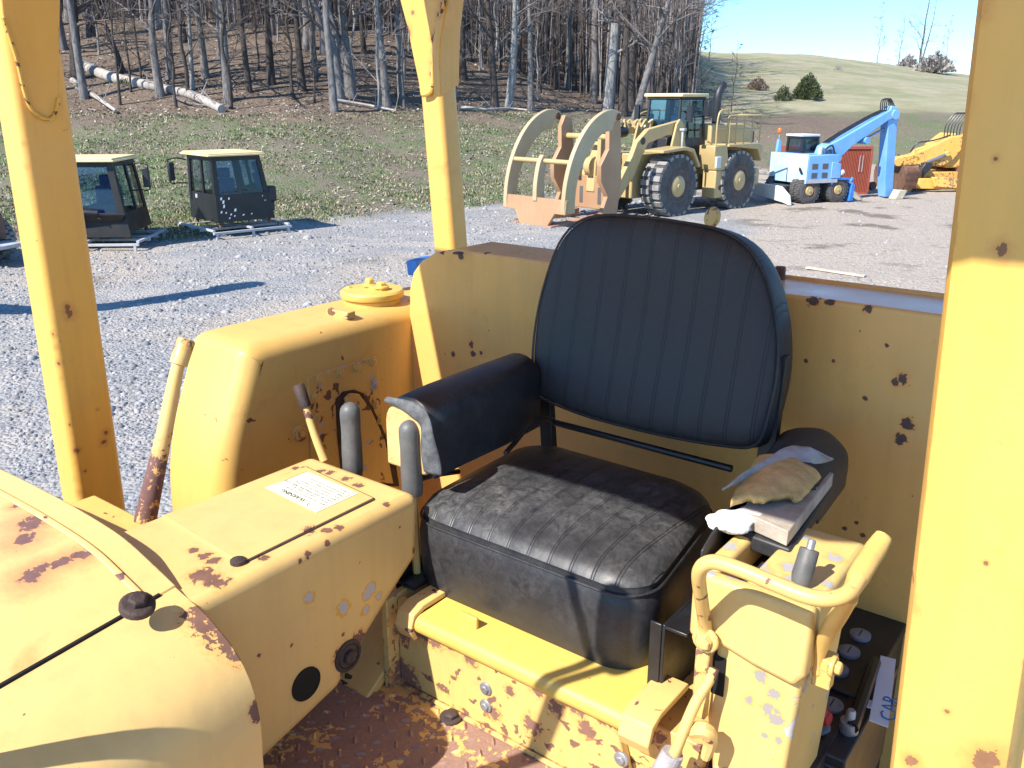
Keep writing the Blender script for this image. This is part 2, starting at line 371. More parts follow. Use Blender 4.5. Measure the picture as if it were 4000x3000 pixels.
# ---- floor plate with lozenge tread
m = MB(); m.box(-2.0, .25, -.35, 1.12, FL-.012, FL)
k = 0
for i in range(40):
    for j in range(26):
        u = -1.45+i*.036; v = .60+j*.020*1.0
        if (i+j) % 2: continue
        a = R(45) if (i//1) % 2 else R(-45)
        if v > 1.085: continue
        L, Wd = .0125, .0042
        ca, sa = math.cos(a), math.sin(a)
        def q(x, y, z): return (u+x*ca-y*sa, v+x*sa+y*ca, FL+z*1.35)
        m.add([q(-L,0,0),q(-L*.5,Wd,0),q(L*.5,Wd,0),q(L,0,0),q(L*.5,-Wd,0),q(-L*.5,-Wd,0),q(-L*.45,0,.0032),q(L*.45,0,.0032)],
              [(0,1,6),(1,2,7,6),(2,3,7),(3,4,7),(4,5,6,7),(5,0,6)])
floor = part(m, 'floor_plate', M['rust_floor'])
for px in ((1492,2612),(1762,2800),(1372,2648)):
    c = P(*px, w=FL+.003); mb = MB().bolt(c, (0,0,1), .014, .012); part(mb, 'bolt', M['dark_rust'], floor, bevel=.001)
# ---- seat base: riser, rolled panel, brackets
RV = 1.10
rl = P(1558, 2500, v=RV)[0]; rr = P(2430, 2850, v=RV)[0]
m = MB()
pts = [P(1562,2345,v=RV), P(2401,2775,v=RV), P(2458,3000,v=RV)]
m.prism([(rl,FL),(rl,pts[0][2]),(rr-.02,pts[1][2]-.005),(rr+.035,FL)], 'v', RV, RV+.02)
m.box(rl-.018, rl, RV-.03, RV+.25, FL, pts[0][2]+.01)
m.prism([(rr-.018,FL),(rr-.018,pts[1][2]-.01),(rr+.14,pts[1][2]-.01),(rr+.14,FL)], 'v', RV+.021, RV+.3)
m.tube([(rl,RV-.004,FL+.004),((rl+rr)/2,RV-.005,FL+.004),(rr+.03,RV-.004,FL+.004)], .006, 6)
base = part(m, 'seat_base', M['yellow_rusty'], bevel=.003)
for px in ((1898,2690),(1898,2757),(2427,2965)):
    c = P(*px, v=RV-.001); part(MB().bolt(c, (0,-1,0), .0085, .008), 'bolt', M['lead'], base, bevel=.001)
a = P(1652,2390,v=RV); b = P(2478,2790,v=RV); lw = (a[2]+b[2])/2
prof = []
for k in range(9):
    t = R(-90+k*22.5*180/180); prof.append((RV-.012-.02*math.cos(R(-80+k*20))*1.0+.02*0, lw-.012+.02*math.sin(R(-80+k*20))))
prof += [(RV+.30, lw+.012), (RV+.30, lw+.002), (RV+.02, lw-.03)]
part(MB().prism(prof, 'u', a[0]+.006, b[0]-.01), 'base_panel', M['yellow_clean'], base, sharp=50)
# clamp brackets at both ends of the panel
for (x0, x1, nm) in ((a[0]-.04, a[0]+.004, 'clamp'), (b[0]-.008, b[0]+.05, 'clamp')):
    pr = [(RV-.03,lw-.045),(RV-.042,lw-.02),(RV-.03,lw+.012),(RV+.0,lw+.022),(RV+.10,lw+.02),(RV+.10,lw+.008),(RV,lw+.01),(RV-.02,lw+.0),(RV-.03,lw-.02),(RV-.02,lw-.045)]
    part(MB().prism(pr, 'u', x0, x1), nm, M['lever_paint'], base, bevel=.002)
c = P(1832,2432,w=lw+.014); part(MB().box(c[0]-.022,c[0]+.022,c[1]-.004,c[1]+.004,c[2]-.006,c[2]+.018), 'stop_tab', M['yellow_clean'], base, bevel=.002)
# sloping plate left of the riser, under the console
m = MB(); m.hull([(-1.45,1.02,FL+.002),(rl-.02,1.02,FL+.002),(rl-.02,1.30,-1.0),(-1.45,1.30,-1.0)], [(-1.45,1.03,FL-.02),(rl-.02,1.03,FL-.02),(rl-.02,1.31,-1.02),(-1.45,1.31,-1.02)])
part(m, 'deck_plate', M['yellow'], bevel=.004)

# ---- seat
CU0, CU1, CV1 = -1.172, -.605, 1.60
def rrect(u0, u1, v0, v1, r, n=7, taper=0.0):
    out = []
    for (cx, cy, a0) in ((u1-r, v0+r, -90), (u1-r, v1-r, 0), (u0+r, v1-r, 90), (u0+r, v0+r, 180)):
        for k in range(n):
            a = R(a0+90*k/(n-1)); x = cx+r*math.cos(a); y = cy+r*math.sin(a)
            x -= taper*max(0,(y-v0)/(v1-v0))*(1 if x > (u0+u1)/2 else 0)
            out.append((x, y))
    return out
m = MB(); rings = []
lay = [(-1.0,.03),(-.992,.008),(-.95,0.0),(-.90,-.004),(-.855,-.004),(-.822,.001),(-.815,.006),(-.806,.004),(-.795,.012),(-.782,.03),(-.773,.055),(-.766,.09),(-.762,.13),(-.760,.17),(-.760,.20)]
def puff(x, y, w): 
    return (x, y, w+.004*mnoise.noise(Vector((x*14, y*14, w*9))))
nb = None
for (w, ins) in lay:
    q = rrect(CU0+ins, CU1-ins, SV+ins*.95, CV1-ins*.9, max(.085-ins*.30,.012), 8, .06)
    rings.append([puff(x, y, w+(.010*max(0,(y-SV)/.45)*1 if w > -.81 else 0)) for x, y in q])
vs = [p for r_ in rings for p in r_]; n = len(rings[0]); fs = []
for i in range(len(rings)-1):
    for j in range(n): fs.append((i*n+j, i*n+(j+1)%n, (i+1)*n+(j+1)%n, (i+1)*n+j))
m.add(vs, fs[:7*n]+[tuple(range(n-1,-1,-1))], 1)
m.add(vs, fs[7*n:]+[tuple(range((len(rings)-1)*n, len(rings)*n))], 0)
seat = part(m, 'operator_seat', [M['vinyl_cushion'], M['vinyl']], sharp=70)
# piping round the cushion's upper edge
q = rrect(CU0-.0005, CU1+.0005, SV-.0005, CV1, .085, 8, .06); q.append(q[0])
part(MB().tube([(x,y,-.818+.010*max(0,(y-SV)/.45)*.4) for x,y in q], .0026, 6, caps=False), 'piping', M['vinyl'], seat)
# backrest: outline traced on its own tilted plane
BN = (0, 1, -.21); BD = 1.565+.21*.70
ol = [(2067,1540),(2062,1380),(2085,1200),(2135,1020),(2185,915),(2255,852),(2345,832),(2500,838),(2650,858),(2790,885),(2890,935),(2955,1010),(3000,1110),(3030,1250),(3038,1370),(3030,1490),(3003,1610),(2975,1715),(2940,1752),(2860,1757),(2600,1715),(2300,1640),(2120,1572)]
pts = [Vector(P(x, y, n=BN, d=BD)) for x, y in ol]
sp = smoothpath(pts+[pts[0]], 3)[:-1]
cen = sum(sp, Vector())/len(sp); nb_ = Vector(BN).normalized()
m = MB(); vs = []; fs = []
for (ins, dv) in ((.06,.082),(.015,.078),(0,.058),(0,.03),(.012,.004),(.03,-.009),(.07,-.016),(.14,-.021),(.25,-.024),(.45,-.022),(.7,-.018),(.9,-.016)):
    for p in sp: vs.append(cen+(p-cen)*(1-ins)+nb_*(dv+.02+.002*mnoise.noise(p*11+Vector((ins*9,0,0)))))
n = len(sp)
for i in range(11):
    for j in range(n): fs.append((i*n+j, i*n+(j+1)%n, (i+1)*n+(j+1)%n, (i+1)*n+j))
fs += [tuple(range(n-1,-1,-1)), tuple(range(11*n, 12*n))]
part(m.add(vs, fs), 'backrest', M['vinyl_back'], seat, sharp=75)
m = MB(); m.tube([cen+(p-cen)*.985+nb_*.012 for p in sp+[sp[0]]], .003, 5, caps=False)
part(m, 'backrest_piping', M['vinyl'], seat)
# black steel frame
m = MB()
m.tube([P(2165,1650,v=1.60), P(2500,1738,v=1.60), P(2860,1832,v=1.60)], .008, 10)
for (x0,y0,x1,y1) in ((2125,1560,2150,1790),(3040,1390,2985,1760)):
    A = P(x0,y0,v=1.64); B = P(x1,y1,v=1.62)
    m.hull([(A[0]-.018,A[1],A[2]),(A[0]+.018,A[1],A[2]),(B[0]+.018,B[1],B[2]-.12),(B[0]-.018,B[1],B[2]-.12)], [(A[0]-.018,A[1]+.02,A[2]),(A[0]+.018,A[1]+.02,A[2]),(B[0]+.018,B[1]+.02,B[2]-.12),(B[0]-.018,B[1]+.02,B[2]-.12)])
m.box(CU0+.02, CU1-.02, SV+.05, CV1-.03, -1.0, -.975)
m.tube([P(2160,1640,v=1.58), P(2090,1640,v=1.50), P(2010,1730,v=1.42), P(1975,1770,v=1.36)], .006, 8, k=4)
part(m, 'seat_frame', M['black_metal'], seat, bevel=.002)
m = MB()
A = P(2625,2425,v=1.19); B = P(2600,2740,v=1.19)
m.hull([(A[0]-.008,1.17,A[2]),(A[0]-.002,1.17,A[2]),(A[0]-.002,1.17,B[2]),(A[0]-.008,1.17,B[2]-.02)],[(A[0]-.008,1.32,A[2]),(A[0]-.002,1.32,A[2]),(A[0]-.002,1.32,B[2]),(A[0]-.008,1.32,B[2]-.02)])
m.box(A[0]-.03, A[0]-.008, 1.168, 1.174, B[2], A[2]); m.box(A[0]-.002,A[0]+.04,1.168,1.32,A[2]-.006,A[2])
part(m, 'seat_bracket', M['black_metal'], seat, bevel=.0015); m = MB(); m.box(CU0-.004, CU0+.0, 1.13, 1.30, -1.0, -.93); m.box(CU0-.0,CU0+.05,1.13,1.2,lw+.018,lw+.026)
part(m, 'seat_bracket', M['black_metal'], seat, bevel=.0015)
part(MB().tube([P(1600,1885,v=1.19),P(1640,1872,v=1.23),P(1700,1855,v=1.30),P(1790,1842,v=1.4)], .0065, 8, k=3), 'adjuster_rod', M['dark_rust'], seat)

# armrest, camera-left: intact vinyl sleeve, foam showing at its front end
AV0, AV1 = 1.205, 1.60
def dsec(u0, u1, w0, w1, n=9, ins=0):
    r = (u1-u0)/2-ins; c = (u0+u1)/2; out = [(c-r, w0+ins)]
    for k in range(n):
        a = R(180-180*k/(n-1)); out.append((c+r*math.cos(a), w1-ins-r*.85+r*.85*math.sin(a)))
    out.append((c+r, w0+ins)); return out
AU0, AU1 = -1.250, -1.128
m = MB(); secs = []
for (v, ins, dz) in ((AV0,.004,0),(AV0+.006,0,0),(1.30,-.001,.004),(1.45,-.002,.004),(AV1-.02,0,.006),(AV1,.016,.002)):
    secs.append([(x, v, w+dz) for x, w in dsec(AU0, AU1, -.742, -.572, 11, ins)])
n = len(secs[0]); vs = [p for s_ in secs for p in s_]; fs = []
for i in range(len(secs)-1):
    for j in range(n): fs.append((i*n+j, i*n+(j+1)%n, (i+1)*n+(j+1)%n, (i+1)*n+j))
fs.append(tuple(range((len(secs)-1)*n, len(secs)*n)))
fs.append(tuple(range(n-1,-1,-1)))
arm = part(m.add(vs, fs), 'armrest', M['vinyl'], seat, sharp=60)
m = MB(); A_ = dsec(AU0,AU1,-.735,-.578,11,.006)
m.prism(A_, 'v', AV0-.018, AV0+.03, poly2=A_)
part(m, 'armrest_foam', M['foam'], seat, bevel=.006, seg=3)
rib = [((1506,1562),.004),((1545,1572),.010),((1590,1586),.015),((1632,1612),.017),((1660,1655),.017),((1674,1710),.018),((1683,1780),.021),((1688,1850),.023)]
rc = smoothpath([P(*p_, v=AV0-.026) for p_, _ in rib], 4)
def flap1(s, t):      # torn strip of vinyl curling round the foam
    i = min(int(s*(len(rc)-1)), len(rc)-2); f_ = s*(len(rc)-1)-i; p = rc[i].lerp(rc[i+1], f_); d_ = (rc[i+1]-rc[i]).normalized()
    nrm = Vector((-d_.z, 0, d_.x)); w_ = rib[0][1]+(rib[-1][1]-rib[0][1])*s**.55
    return p+nrm*w_*(t-.5)*2+Vector((0, -.006*math.sin(math.pi*t)+.004*math.sin(s*13+t*2), 0))
part(MB().grid(flap1, 40, 6), 'torn_vinyl', M['torn_edge'], seat, solid=.0025, recalc=False)

# armrest, camera-right: vinyl peeled off, foam, board and batting showing
RW = -.632
def bx(px, w): return P(px[0], px[1], w=w)
RA0, RA1 = 1.155, 1.70
def ru(v):     # inner and outer edge of the splayed armrest
    t_ = (v-RA0)/(RA1-RA0); return (-.508-.085*t_, -.408-.034*t_)
m = MB(); q = [(ru(1.27)[0]+.028,1.285),(ru(1.27)[1]+.004,1.262),(ru(1.54)[1]+.002,1.54),(ru(1.54)[0]+.01,1.54)]
m.prism(q, 'w', -.682, -.655); part(m, 'armrest_board', M['wood'], seat, bevel=.002)
m = MB(); q = [(ru(RA0)[0]+.0,RA0+.115),(ru(RA0)[1]+.004,RA0+.105),(ru(RA1)[1],RA1-.02),(ru(RA1)[0],RA1-.02)]
m.prism(q, 'w', -.712, -.684); part(m, 'armrest_base', M['vinyl'], seat, bevel=.004)
def dpt(v, a, ins, w1=RW+.006):      # point of the D-shaped section at angle a (180 inner side .. 0 outer side)
    u0_, u1_ = ru(v); c_ = (u0_+u1_)/2; r_ = (u1_-u0_)/2-ins; e_ = max(0,(v-(RA1-.05))/.05)
    r_ *= 1-.25*e_*e_
    return (c_+r_*math.cos(R(a)), v, w1-.052-.012*e_*e_+(.052-ins)*math.sin(R(a)))
def cut(v):      # how far round the torn sleeve still reaches
    return lerp_(v, [(RA0,176),(1.25,168),(1.34,158),(1.39,130),(1.42,70),(1.45,5),(RA1,0)])
def lerp_(x, pts_):
    for (x0,y0),(x1,y1) in zip(pts_, pts_[1:]):
        if x <= x1: return y0+(y1-y0)*max(0,(x-x0)/(x1-x0))
    return pts_[-1][1]
def sleeve(s, t):
    v = RA0+(RA1-RA0)*t; n_in = .22
    if s < n_in: p = dpt(v, 180, 0); zb = -.735; return (p[0], p[1], zb+(p[2]-zb)*s/n_in)
    s2 = (s-n_in)/(1-n_in); ce = cut(v)
    if ce < 6 and s2 > .82: p = dpt(v, 0, 0); return (p[0], p[1], p[2]-.05*(s2-.82)/.18)
    lim = .82 if ce < 6 else 1
    a = 180-(180-ce)*min(1, s2/lim); p = dpt(v, a, 0)
    return (p[0], p[1], p[2]+.0015*math.sin(v*60+a*.1))
m = MB().grid(sleeve, 26, 30)
m.add([sleeve(k/26,1) for k in range(27)], [tuple(range(27))])
part(m, 'armrest', M['vinyl'], seat, solid=.004, recalc=False, sharp=80)
def foam_fn(s, t):
    f0 = 1.275+.085*s+.011*math.sin(s*9)+.003*math.sin(s*31); v = f0+(1.48-f0)*t
    u0_, u1_ = ru(v); e_ = math.sin(math.pi*min(1,.10+.9*s))**.6
    w_ = -.648+.022*e_*(.55+.45*min(1,t*3))+.0025*mnoise.noise(Vector((s*6,t*8,1)))
    return (u0_+.010+(u1_-u0_-.022)*s, v, w_)
m = MB().grid(foam_fn, 26, 26); part(m, 'armrest_foam', M['foam'], seat, solid=.015, recalc=False, sharp=80)
PU = [(2822,1912),(2925,1833),(3040,1762),(3105,1738),(3165,1750),(3255,1792)]
def peel(s, t):     # grey underside of the vinyl, folded back over the pad
    lo_p = Vector(P(2822,1912,w=-.636)).lerp(Vector(P(3255,1794,w=-.634)), t)
    k_ = t*5; i_ = min(int(k_), 4); f_ = k_-i_
    up_p = Vector(P(PU[i_][0]+(PU[i_+1][0]-PU[i_][0])*f_, PU[i_][1]+(PU[i_+1][1]-PU[i_][1])*f_, w=-.612))
    p = lo_p.lerp(up_p, s); p.z += .007*math.sin(math.pi*s)*math.sin(math.pi*t)+.0015*math.sin(t*19+s*5)
    return p
part(MB().grid(peel, 8, 24), 'peeled_vinyl', M['backing'], seat, solid=.0025, recalc=False)
m = MB(); rr_ = random.Random(3)
for k in range(26):
    t = k/25; x = 2805+t*215+rr_.uniform(-8,8); y = 2020+12*math.sin(t*7)+rr_.uniform(-22,22)
    c = P(x, y+8, w=RW-.040+rr_.uniform(-.010,.010)); m.ball(c, (rr_.uniform(.016,.026), rr_.uniform(.014,.022), rr_.uniform(.007,.011)), 9, 6)
bat = part(m, 'armrest_batting', M['batting'], seat)
md = bat.modifiers.new('remesh','REMESH'); md.mode = 'VOXEL'; md.voxel_size = .0035; md.use_smooth_shade = True
m = MB()
m.hull([(ru(1.2)[0],1.19,-.88),(ru(1.2)[0],1.19,-.72),(ru(1.5)[0],1.5,-.72),(ru(1.5)[0],1.5,-.88)],[(ru(1.2)[0]+.03,1.19,-.88),(ru(1.2)[0]+.03,1.19,-.72),(ru(1.5)[0]+.03,1.5,-.72),(ru(1.5)[0]+.03,1.5,-.88)])
part(m, 'armrest_side', M['vinyl'], seat, bevel=.006)
A = P(3150,2030,v=1.5); m = MB().box(A[0]-.10, A[0], 1.5, 1.54, -1.0, -.713)
part(m, 'armrest_support', M['yellow_wall'], seat, bevel=.004)

# ---- console over the transmission
CR, CL, CB, CF = -1.12, -1.452, 1.157, .60
low = [P(x,y,u=CR) for x,y in ((1637,2175),(1540,2325),(1390,2570),(1330,2690),(1040,2970))]
prof = [(CF,CW),(CB,CW)]+[(p[1],p[2]) for p in low]+[(CF,low[-1][2])]
con = part(MB().prism(prof, 'u', CL, CR), 'console', M['yellow_console'], bevel=.022, seg=4, ang=60)
lid = [P(x,y,w=CW+.004) for x,y in ((633,2012),(937,2197),(1458,1944),(1195,1822))]
m = MB(); m.hull([Vector(p) for p in lid], [Vector(p)-Vector((0,0,.0055)) for p in lid])
part(m, 'lid', M['yellow_console'], con, bevel=.0012)
m = MB()   # dark joint along the lid's edge
p, q = Vector(lid[1]), Vector(lid[2])
m.tube([p+Vector((.003,0,-.0035)), q+Vector((.003,0,-.0035))], .0026, 6)
m.tube([Vector(lid[2])+Vector((0,.003,-.004)), Vector(lid[3])+Vector((0,.003,-.004))], .002, 6)
part(m, 'lid_gap', M['dark_rust'], con)
# warning sticker (its wording faces the seat)
dc = [Vector(P(x,y,w=CW+.0052)) for x,y in ((1036,1904),(1236,2001),(1398,1926),(1203,1843))]
m = MB(); m.hull(dc, [p-Vector((0,0,.0008)) for p in dc])
ex = (dc[0]-dc[1]); ey = (dc[2]-dc[1])       # reading direction and down direction, for a reader in the seat... written upside down here
o_ = dc[1]; wid = ex.length; hei = ey.length; exn = ex.normalized(); eyn = ey.normalized()
def dm(px_, py_):    # reader's x to the left of the picture, reader's y towards the bottom row
    return Matrix.Translation(o_+exn*px_+eyn*py_+Vector((0,0,.0008))) @ Matrix(((exn.x, -eyn.x, 0, 0), (exn.y, -eyn.y, 0, 0), (0,0,1,0), (0,0,0,1)))
def bar(x0,y0,x1,y1,t_=.0011):
    a_ = o_+exn*x0+eyn*y0; b_ = o_+exn*x1+eyn*y1; d_ = (b_-a_).normalized(); s_ = Vector((-d_.y,d_.x,0))*t_/2; z_ = Vector((0,0,.0007))
    m.add([a_-s_+z_, b_-s_+z_, b_+s_+z_, a_+s_+z_], [(0,1,2,3)], 1)
e_ = .006
bar(e_,e_,wid-e_,e_); bar(e_,hei-e_,wid-e_,hei-e_); bar(e_,e_,e_,hei-e_); bar(wid-e_,e_,wid-e_,hei-e_)
sx = wid/.155; 
tx = wid*.17; ty = hei*.19
bar(tx,ty,tx+.018,ty,.0009); bar(tx,ty,tx+.009,ty-.014,.0009); bar(tx+.009,ty-.014,tx+.018,ty,.0009); bar(tx+.009,ty-.009,tx+.009,ty-.005,.0009)
m.text('WARNING', .0165, dm(wid*.33, hei*.19), 1)
rows = ['Before operating this machine read the','Operator\'s Guide and all safety signs','FOLLOW SAFE OPERATING PRACTICES','Before starting engine and when parking:','Place Transmission Control in Neutral','Engage Transmission Safety Lock','Lower All Equipment to the Ground','Set Brake']
for i, s_ in enumerate(rows):
    big_ = s_.isupper()
    m.text(s_, .0088*(1.0 if big_ else .92), dm(wid*.06, hei*(.29+.088*i)), 1)
part(m, 'warning_sticker', [M['paper'], M['ink']], con, recalc=False)
m = MB(); c = P(1197,2672,u=CR+.0015); m.lathe([(.0325,-.004),(.0325,.0012)], c, (1,0,0), 28); part(m, 'hole_disc', M['black_void'], con)  # flat black disc painted as the dark inside of the hole
c = P(1360,2562,u=CR+.001); m = MB(); m.lathe([(.033,-.003),(.033,.002),(.026,.004),(.024,.0)], c, (1,0,0), 24); m.bolt((c[0],c[1],c[2]), (1,0,0), .014, .012)
part(m, 'bolt', M['dark_rust'], con, bevel=.001)
for px in ((930,2190),):
    c = P(*px, w=CW+.005); part(MB().bolt(c, (0,0,1), .008, .004), 'screw', M['dark_rust'], con)

# ---- hood
HV = .648; SL = .10
hp = [P(x,y,v=HV) for x,y in ((0,1832),(180,1920),(340,2008),(480,2098),(590,2195),(690,2290),(830,2420),(960,2600),(1020,2800),(1035,3000))]
hp = [(p[0],p[2]) for p in hp]
full = [(-2.25,-1.2),(-2.25,-.95),(-2.15,-.78),(-2.0,-.715)]+hp+[(hp[-1][0]-.005,-1.2)]
def dens(pts, k=4):
    q = smoothpath([(p[0],0,p[1]) for p in pts], k); return [(p.x, p.z) for p in q]
full = dens(full)
sl = P(690,2349,v=HV); slu = sl[0]+.004
def shell(pts, v0, v1, th, lift=0.0):
    m = MB(); n = len(pts); vs = []
    for (v, ins) in ((v0,0),(v1,0),(v1,th),(v0,th)):
        for i,(x,z) in enumerate(pts):
            a = pts[max(i-1,0)]; b = pts[min(i+1,n-1)]; tx_, tz_ = b[0]-a[0], b[1]-a[1]; L = math.hypot(tx_,tz_) or 1
            nx, nz = -tz_/L, tx_/L
            vs.append((x+nx*(lift-ins), v, z+nz*(lift-ins)-SL*(HV-v)))
    fs = []
    for r_ in range(4):
        for i in range(n-1): fs.append((r_*n+i, r_*n+i+1, ((r_+1)%4)*n+i+1, ((r_+1)%4)*n+i))
    fs += [(0,n,2*n,3*n), (n-1,2*n-1,3*n-1,4*n-1)]
    return m.add(vs, fs)
ip = min(range(len(full)), key=lambda i: abs(full[i][0]-slu)+ (0 if full[i][1] > -.85 else 9))
hood = part(shell(full[:ip+1], -1.6, HV-.055, .006), 'hood', M['yellow_hood'], bevel=.0015)
part(shell(full[ip:], -1.6, HV-.002, .006, .001), 'side_panel', M['yellow_side'], hood, bevel=.002)
part(shell(full[:ip+1], HV-.050, HV, .010, .002), 'hood_rim', M['yellow_side'], hood, bevel=.003)
part(MB().tube([(full[ip][0],-1.6,full[ip][1]-SL*(HV+1.6)+.0015),(full[ip][0],HV-.03,full[ip][1]-SL*.03+.0015)], .0042, 6), 'hood_gap', M['black_void'], hood)
part(shell(full[:ip+1], HV-.058, HV-.046, .006, .006), 'bead', M['lever_paint'], hood, bevel=.003)
part(shell(full, -1.58, HV-.01, .004, -.016), 'hood_liner', M['black_void'], hood)
p0_ = Vector(P(612,2345,v=HV-.06)); 
hz = min(full, key=lambda q_: abs(q_[0]-p0_.x)+(0 if q_[1]>-.9 else 9))
c = (p0_.x-.005, HV-.088, p0_.z+.004)
m = MB(); m.lathe([(.026,-.006),(.026,.003),(.022,.006)], c, (.35,0,1), 22); m.lathe([(.0145,.004),(.0145,.014),(.011,.017)], c, (.35,0,1), 6)
part(m, 'hood_bolt', M['dark_rust'], hood, bevel=.001)
# engine bulk under the hood so no light leaks through
part(MB().box(-2.1,-1.02,-1.5,HV-.03,-2.6,-.98), 'engine_block', M['black_void'])

# ---- fender tank on the far side
FW = -.585; FO = -2.03; FI = -1.80
pr = [(2.2,FW),]
fr = [P(x,y,u=FO) for x,y in ((766,1304),(750,1365),(736,1425),(712,1520),(688,1620),(670,1730),(664,1830),(670,1990))]
cc = [(fr[0][1]+.11,FW)]+[(p[1],p[2]) for p in fr]+[(fr[-1][1]+.02,-1.5)]
for _ in range(3):
    nn = [cc[0]]
    for p, q in zip(cc, cc[1:]): nn += [(p[0]*.75+q[0]*.25,p[1]*.75+q[1]*.25),(p[0]*.25+q[0]*.75,p[1]*.25+q[1]*.75)]
    cc = nn+[cc[-1]]
path = [(2.3,FW-.02),(1.9,FW)]+cc
bm = bmesh.new(); rings_ = []
poly = path+[(2.3,-1.5)]
oo = Vector(OFF)
A_ = [bm.verts.new(Vector((FO,v_,w_))-oo) for v_,w_ in poly]; B_ = [bm.verts.new(Vector((FI,v_,w_))-oo) for v_,w_ in poly]
bm.faces.new(A_); bm.faces.new(B_[::-1]); n = len(poly)
for i in range(n): bm.faces.new((A_[i], B_[i], B_[(i+1)%n], A_[(i+1)%n]))
bmesh.ops.recalc_face_normals(bm, faces=bm.faces)
def edges_of(L): return [e for e in bm.edges if e.verts[0] in L and e.verts[1] in L and not ({e.verts[0],e.verts[1]} & {L[-1]})]
ei = edges_of(B_)
bmesh.ops.bevel(bm, geom=ei, offset=.052, segments=6, profile=.5, affect='EDGES', clamp_overlap=False)
me = bpy.data.meshes.new('fender'); bm.to_mesh(me); bm.free(); me.materials.append(M['yellow'])
me.polygons.foreach_set('use_smooth', [True]*len(me.polygons)); me.set_sharp_from_angle(angle=R(50))
fen = bpy.data.objects.new('fender', me); COL.objects.link(fen); fen.parent = dozer
c = P(1456,1178,w=FW); m = MB()
m.lathe([(.085,-.01),(.085,.012),(.082,.014),(.082,.016),(.094,.017),(.097,.022),(.097,.034),(.092,.04),(.03,.044)], c, (0,0,1), 36)
fc = part(m, 'filler_cap', M['yellow_clean'], fen, sharp=35)
m = MB(); m.box(c[0]-.02,c[0]+.055,c[1]-.016,c[1]+.016,c[2]+.04,c[2]+.052); m.bolt((c[0]-.01,c[1],c[2]+.052),(0,0,1),.013,.02); m.bolt((c[0]+.04,c[1],c[2]+.052),(0,0,1),.014,.014); m.bolt((c[0]-.06,c[1]-.04,c[2]+.040),(0,0,1),.008,.007)
m.bolt((c[0]+.10,c[1]+.10,FW+.0),(0,0,1),.02,.016)
part(m, 'cap_clamp', M['yellow_clean'], fen, bevel=.002)
c = P(1336,1234,w=FW); part(MB().box(c[0]-.05,c[0]+.04,c[1]-.016,c[1]+.016,c[2]-.002,c[2]+.018), 'pad', M['yellow_flaking'], fen, bevel=.003)
# bolted cover plate and brake arm on the fender's inner face
m = MB(); q = [P(x,y,u=FI+.004) for x,y in ((1203,1474),(1468,1390),(1490,1560),(1560,1920),(1220,1900))]
m.hull([Vector(p) for p in q], [Vector(p)-Vector((.008,0,0)) for p in q])
cp = part(m, 'cover_plate', M['yellow_flaking'], fen, bevel=.002)
for px in ((1252,1482),(1330,1458),(1396,1437),(1458,1412),(1466,1498),(1236,1548),(1243,1636),(1470,1582),(1432,1552),(1486,1640),(1520,1700)):
    c = P(*px, u=FI+.006); part(MB().bolt(c, (1,0,0), .0085, .007), 'bolt', M['yellow_flaking'], fen, bevel=.001)
q = [P(x,y,u=FI+.006) for x,y in ((1312,1560),(1340,1530),(1385,1522),(1430,1540),(1490,1660),(1545,1800),(1560,1900),(1340,1900),(1318,1700))]
part(MB().hull([Vector(p) for p in q], [Vector(p)-Vector((.01,0,0)) for p in q]), 'slot', M['dark_rust'], fen)
q = [P(x,y,u=FI+.020) for x,y in ((1352,1560),(1375,1538),(1405,1540),(1450,1600),(1505,1720),(1538,1890),(1420,1880),(1365,1700))]
part(MB().hull([Vector(p) for p in q], [Vector(p)-Vector((.014,0,0)) for p in q]), 'brake_arm', M['yellow_flaking'], fen, bevel=.003)
c = P(1172,1692,u=FI+.002); m = MB(); m.lathe([(.024,-.01),(.022,.006),(.016,.008)], c, (1,0,0), 16); m.lathe([(.011,.006),(.011,.014)], c, (1,0,0), 12, 0)
part(m, 'plug', M['yellow_rusty'], fen)

# ---- rear wall (tank) behind the seat
wl = [P(x,y,v=WV) for x,y in ((1593,1500),(1598,1130),(1612,1065),(1645,1018),(1700,987),(1768,974))]
wp = [(wl[0][0]-.0,-1.7)]+[(p[0],p[2]) for p in wl]
topw = P(3625,1228,v=WV)[2]
wp += [(.35, topw), (.35,-1.7)]
wall = part(MB().prism(wp, 'v', WV, 2.03), 'rear_wall', M['yellow_wall'], bevel=.008, seg=3)
part(MB().tube([(-.95,2.028,topw+.002),(.3,2.028,topw+.002)], .008, 8), 'edge_bead', M['yellow_wall'], wall)
for px, r_ in (((1790,991),.012),((1905,994),.010)):
    c = P(*px, w=topw+.001); part(MB().lathe([(r_*1.3,0),(r_*1.3,.003),(r_*.8,.005)], c, (0,0,1), 14), 'rivet', M['rust'], wall)
c = P(3047,1068,v=2.0); part(MB().lathe([(.016,-.012),(.0125,0),(.0125,.030),(.011,.033)], (c[0],c[1],topw), (0,0,1), 18), 'stub', M['rust'], wall, sharp=50)

